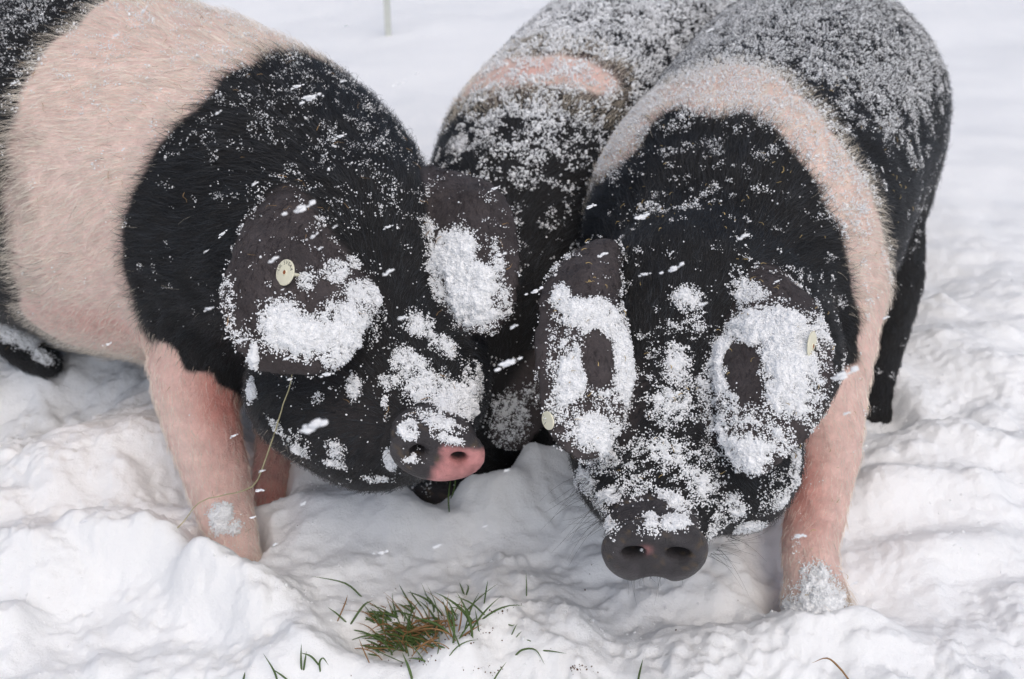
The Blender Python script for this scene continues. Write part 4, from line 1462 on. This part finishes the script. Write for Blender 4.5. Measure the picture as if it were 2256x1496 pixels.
# soil and leaf specks scattered over the snow round the tuft
pts, rad = [], []
for cx, cy, sx, sy, n in ((1270, 1472, 12, 5, 22), (1300, 1480, 22, 6, 6), (1100, 1345, 18, 6, 12), (1050, 1400, 30, 10, 18), (830, 1425, 18, 4, 40), (1075, 1475, 20, 6, 14),
                          (900, 1400, 120, 40, 14), (1250, 1400, 200, 60, 6), (925, 1455, 26, 8, 20), (1150, 1300, 100, 30, 4)):
    for i in range(n):
        pts.append(gpt(cx + rnd.gauss(0, sx), min(1494, cy + rnd.gauss(0, sy)), 0.0008))
        rad.append(rnd.uniform(0.0005, 0.0013))
o = merged_grains('soil_specks', pts, np.array(rad), None, M_SOIL)
tag(o, 'tiny brown specks of soil and leaf on the snow around the tuft', 'soil specks', None, 'stuff')

# ------------------------------------------------------------------ snow crumbs over the trodden snow
n = 22000
x = rng.uniform(-1.1, 1.3, n)
y = 0.85 + 2.2 * rng.random(n) ** 1.3
m = noise3(np.stack([x, y, 0 * x], 1) * 5) + 0.7 * noise3(np.stack([x, y, 0 * x], 1) * 16) + 0.25 * rng.normal(size=n)
keep = m > 0.28
x, y = x[keep], y[keep]
r = 0.0006 + 0.0016 * rng.random(len(x)) ** 3
z = snow_height(x, y)
instanced = instanced_grains('snow_crumbs', np.stack([x, y, z - r * 0.1], 1), r, None, MAT_GRAIN)
tag(instanced, 'loose crumbs of snow lying over the trodden snow', 'snow crumbs')

# ------------------------------------------------------------------ fence stake far behind
M_POST = simple_mat('weathered_plastic', (0.60, 0.62, 0.57), 0.6, 0.3, 0.08, 30)
g = ground(856, 84)
stake = bpy.data.objects.new('fence_stake', None)
COL.objects.link(stake)
stake.location = (g[0], g[1], gz(g[0], g[1]))
tag(stake, 'pale fence stake standing in the snow far behind the left pig', 'fence stake')


def box(name, lo, hi, parent, mat, bev=0.002):
    import bmesh
    bm = bmesh.new()
    bmesh.ops.create_cube(bm, size=1.0)
    for v in bm.verts:
        v.co = Vector([(lo[k] + hi[k]) / 2 + v.co[k] * (hi[k] - lo[k]) for k in range(3)])
    bmesh.ops.bevel(bm, geom=bm.edges[:], offset=bev, segments=2, affect='EDGES')
    me = bpy.data.meshes.new(name)
    bm.to_mesh(me)
    bm.free()
    return link(name, me, parent, mat)


box('shaft', (-.013, -.011, -.15), (.013, .011, 1.05), stake, M_POST)
for zz in (.55, .8, 1.0):
    box('wire_clip', (.0135, -.006, zz), (.024, .006, zz + .02), stake, M_POST)


# ------------------------------------------------------------------ falling snow
def flake_mesh(seed, n, el):
    r2 = random.Random(seed)
    V, F, o = [], [], 0
    for i in range(n):
        me = GRAINS[i % len(GRAINS)]
        c = np.array((r2.gauss(0, 0.33 * el), r2.gauss(0, 0.28), r2.gauss(0, 0.28)))
        k = r2.uniform(0.22, 0.42)
        for v in me.vertices:
            V.append(tuple(np.array(v.co) * k + c))
        F += [tuple(o + a for a in p.vertices) for p in me.polygons]
        o = len(V)
    return mesh_np('snowflake', V, F)


FL = [flake_mesh(k, 14, 1.5) for k in range(5)]
for m_ in FL:
    m_.materials.append(MAT_GRAIN)
axis = Vector((0.92, -0.1, 0.40))


def flake(px, py, dep, size, label, group):
    o = bpy.data.objects.new('snowflake', rnd.choice(FL))
    COL.objects.link(o)
    o.location = at(px, py, dep)
    q = (axis + Vector((rnd.gauss(0, .12), rnd.gauss(0, .12), rnd.gauss(0, .12)))).to_track_quat('X', 'Z')
    o.rotation_mode = 'QUATERNION'
    o.rotation_quaternion = q
    o.scale = (size * 2.8, size * 1.2, size * 1.2)
    tag(o, label, 'snowflake', group)


for px, py, dep, sz, lab in ((665, 457, 1.05, 3.6, 'large white flake falling in front of the left pig near ear, above the tag'), (698, 935, .95, 5.4, 'largest white flake falling in front of the left pig jaw'),
                             (683, 215, 1.15, 3.6, 'large flake falling over the black shoulder of the left pig'), (1410, 478, 1.15, 3.0, 'large flake falling over the black nape of the right pig'),
                             (1485, 590, 1.15, 3.0, 'large flake falling over the right pig forehead between its ears'), (1855, 825, 1.0, 3.8, 'large flake falling beside the right pig far ear, over its band'),
                             (1118, 800, 1.05, 3.6, 'large flake falling in the dark gap between the two front pigs')):
    flake(px, py, dep, sz * 0.001, lab, None)
lab2 = 'small white snowflake falling through the air in front of the pigs'
for px, py in ((655, 190), (858, 598), (855, 500), (605, 570), (490, 515), (460, 680), (1090, 415), (1300, 455), (885, 700), (570, 1080), (555, 1140), (1545, 670), (1420, 604), (1180, 640),
               (560, 405), (720, 825), (530, 750), (1100, 560), (1130, 720), (1760, 1180), (1950, 700), (515, 960), (630, 790), (690, 520), (1240, 760), (1330, 560), (750, 300), (1010, 640), (1480, 870), (1640, 520)):
    flake(px, py, rnd.uniform(1.05, 1.35), rnd.uniform(.0014, .0024), lab2, 'small falling snowflakes')
for i in range(34):
    flake(rnd.uniform(20, 2240), rnd.uniform(10, 1300), rnd.uniform(1.0, 1.3), rnd.uniform(.0009, .0018), lab2, 'small falling snowflakes')
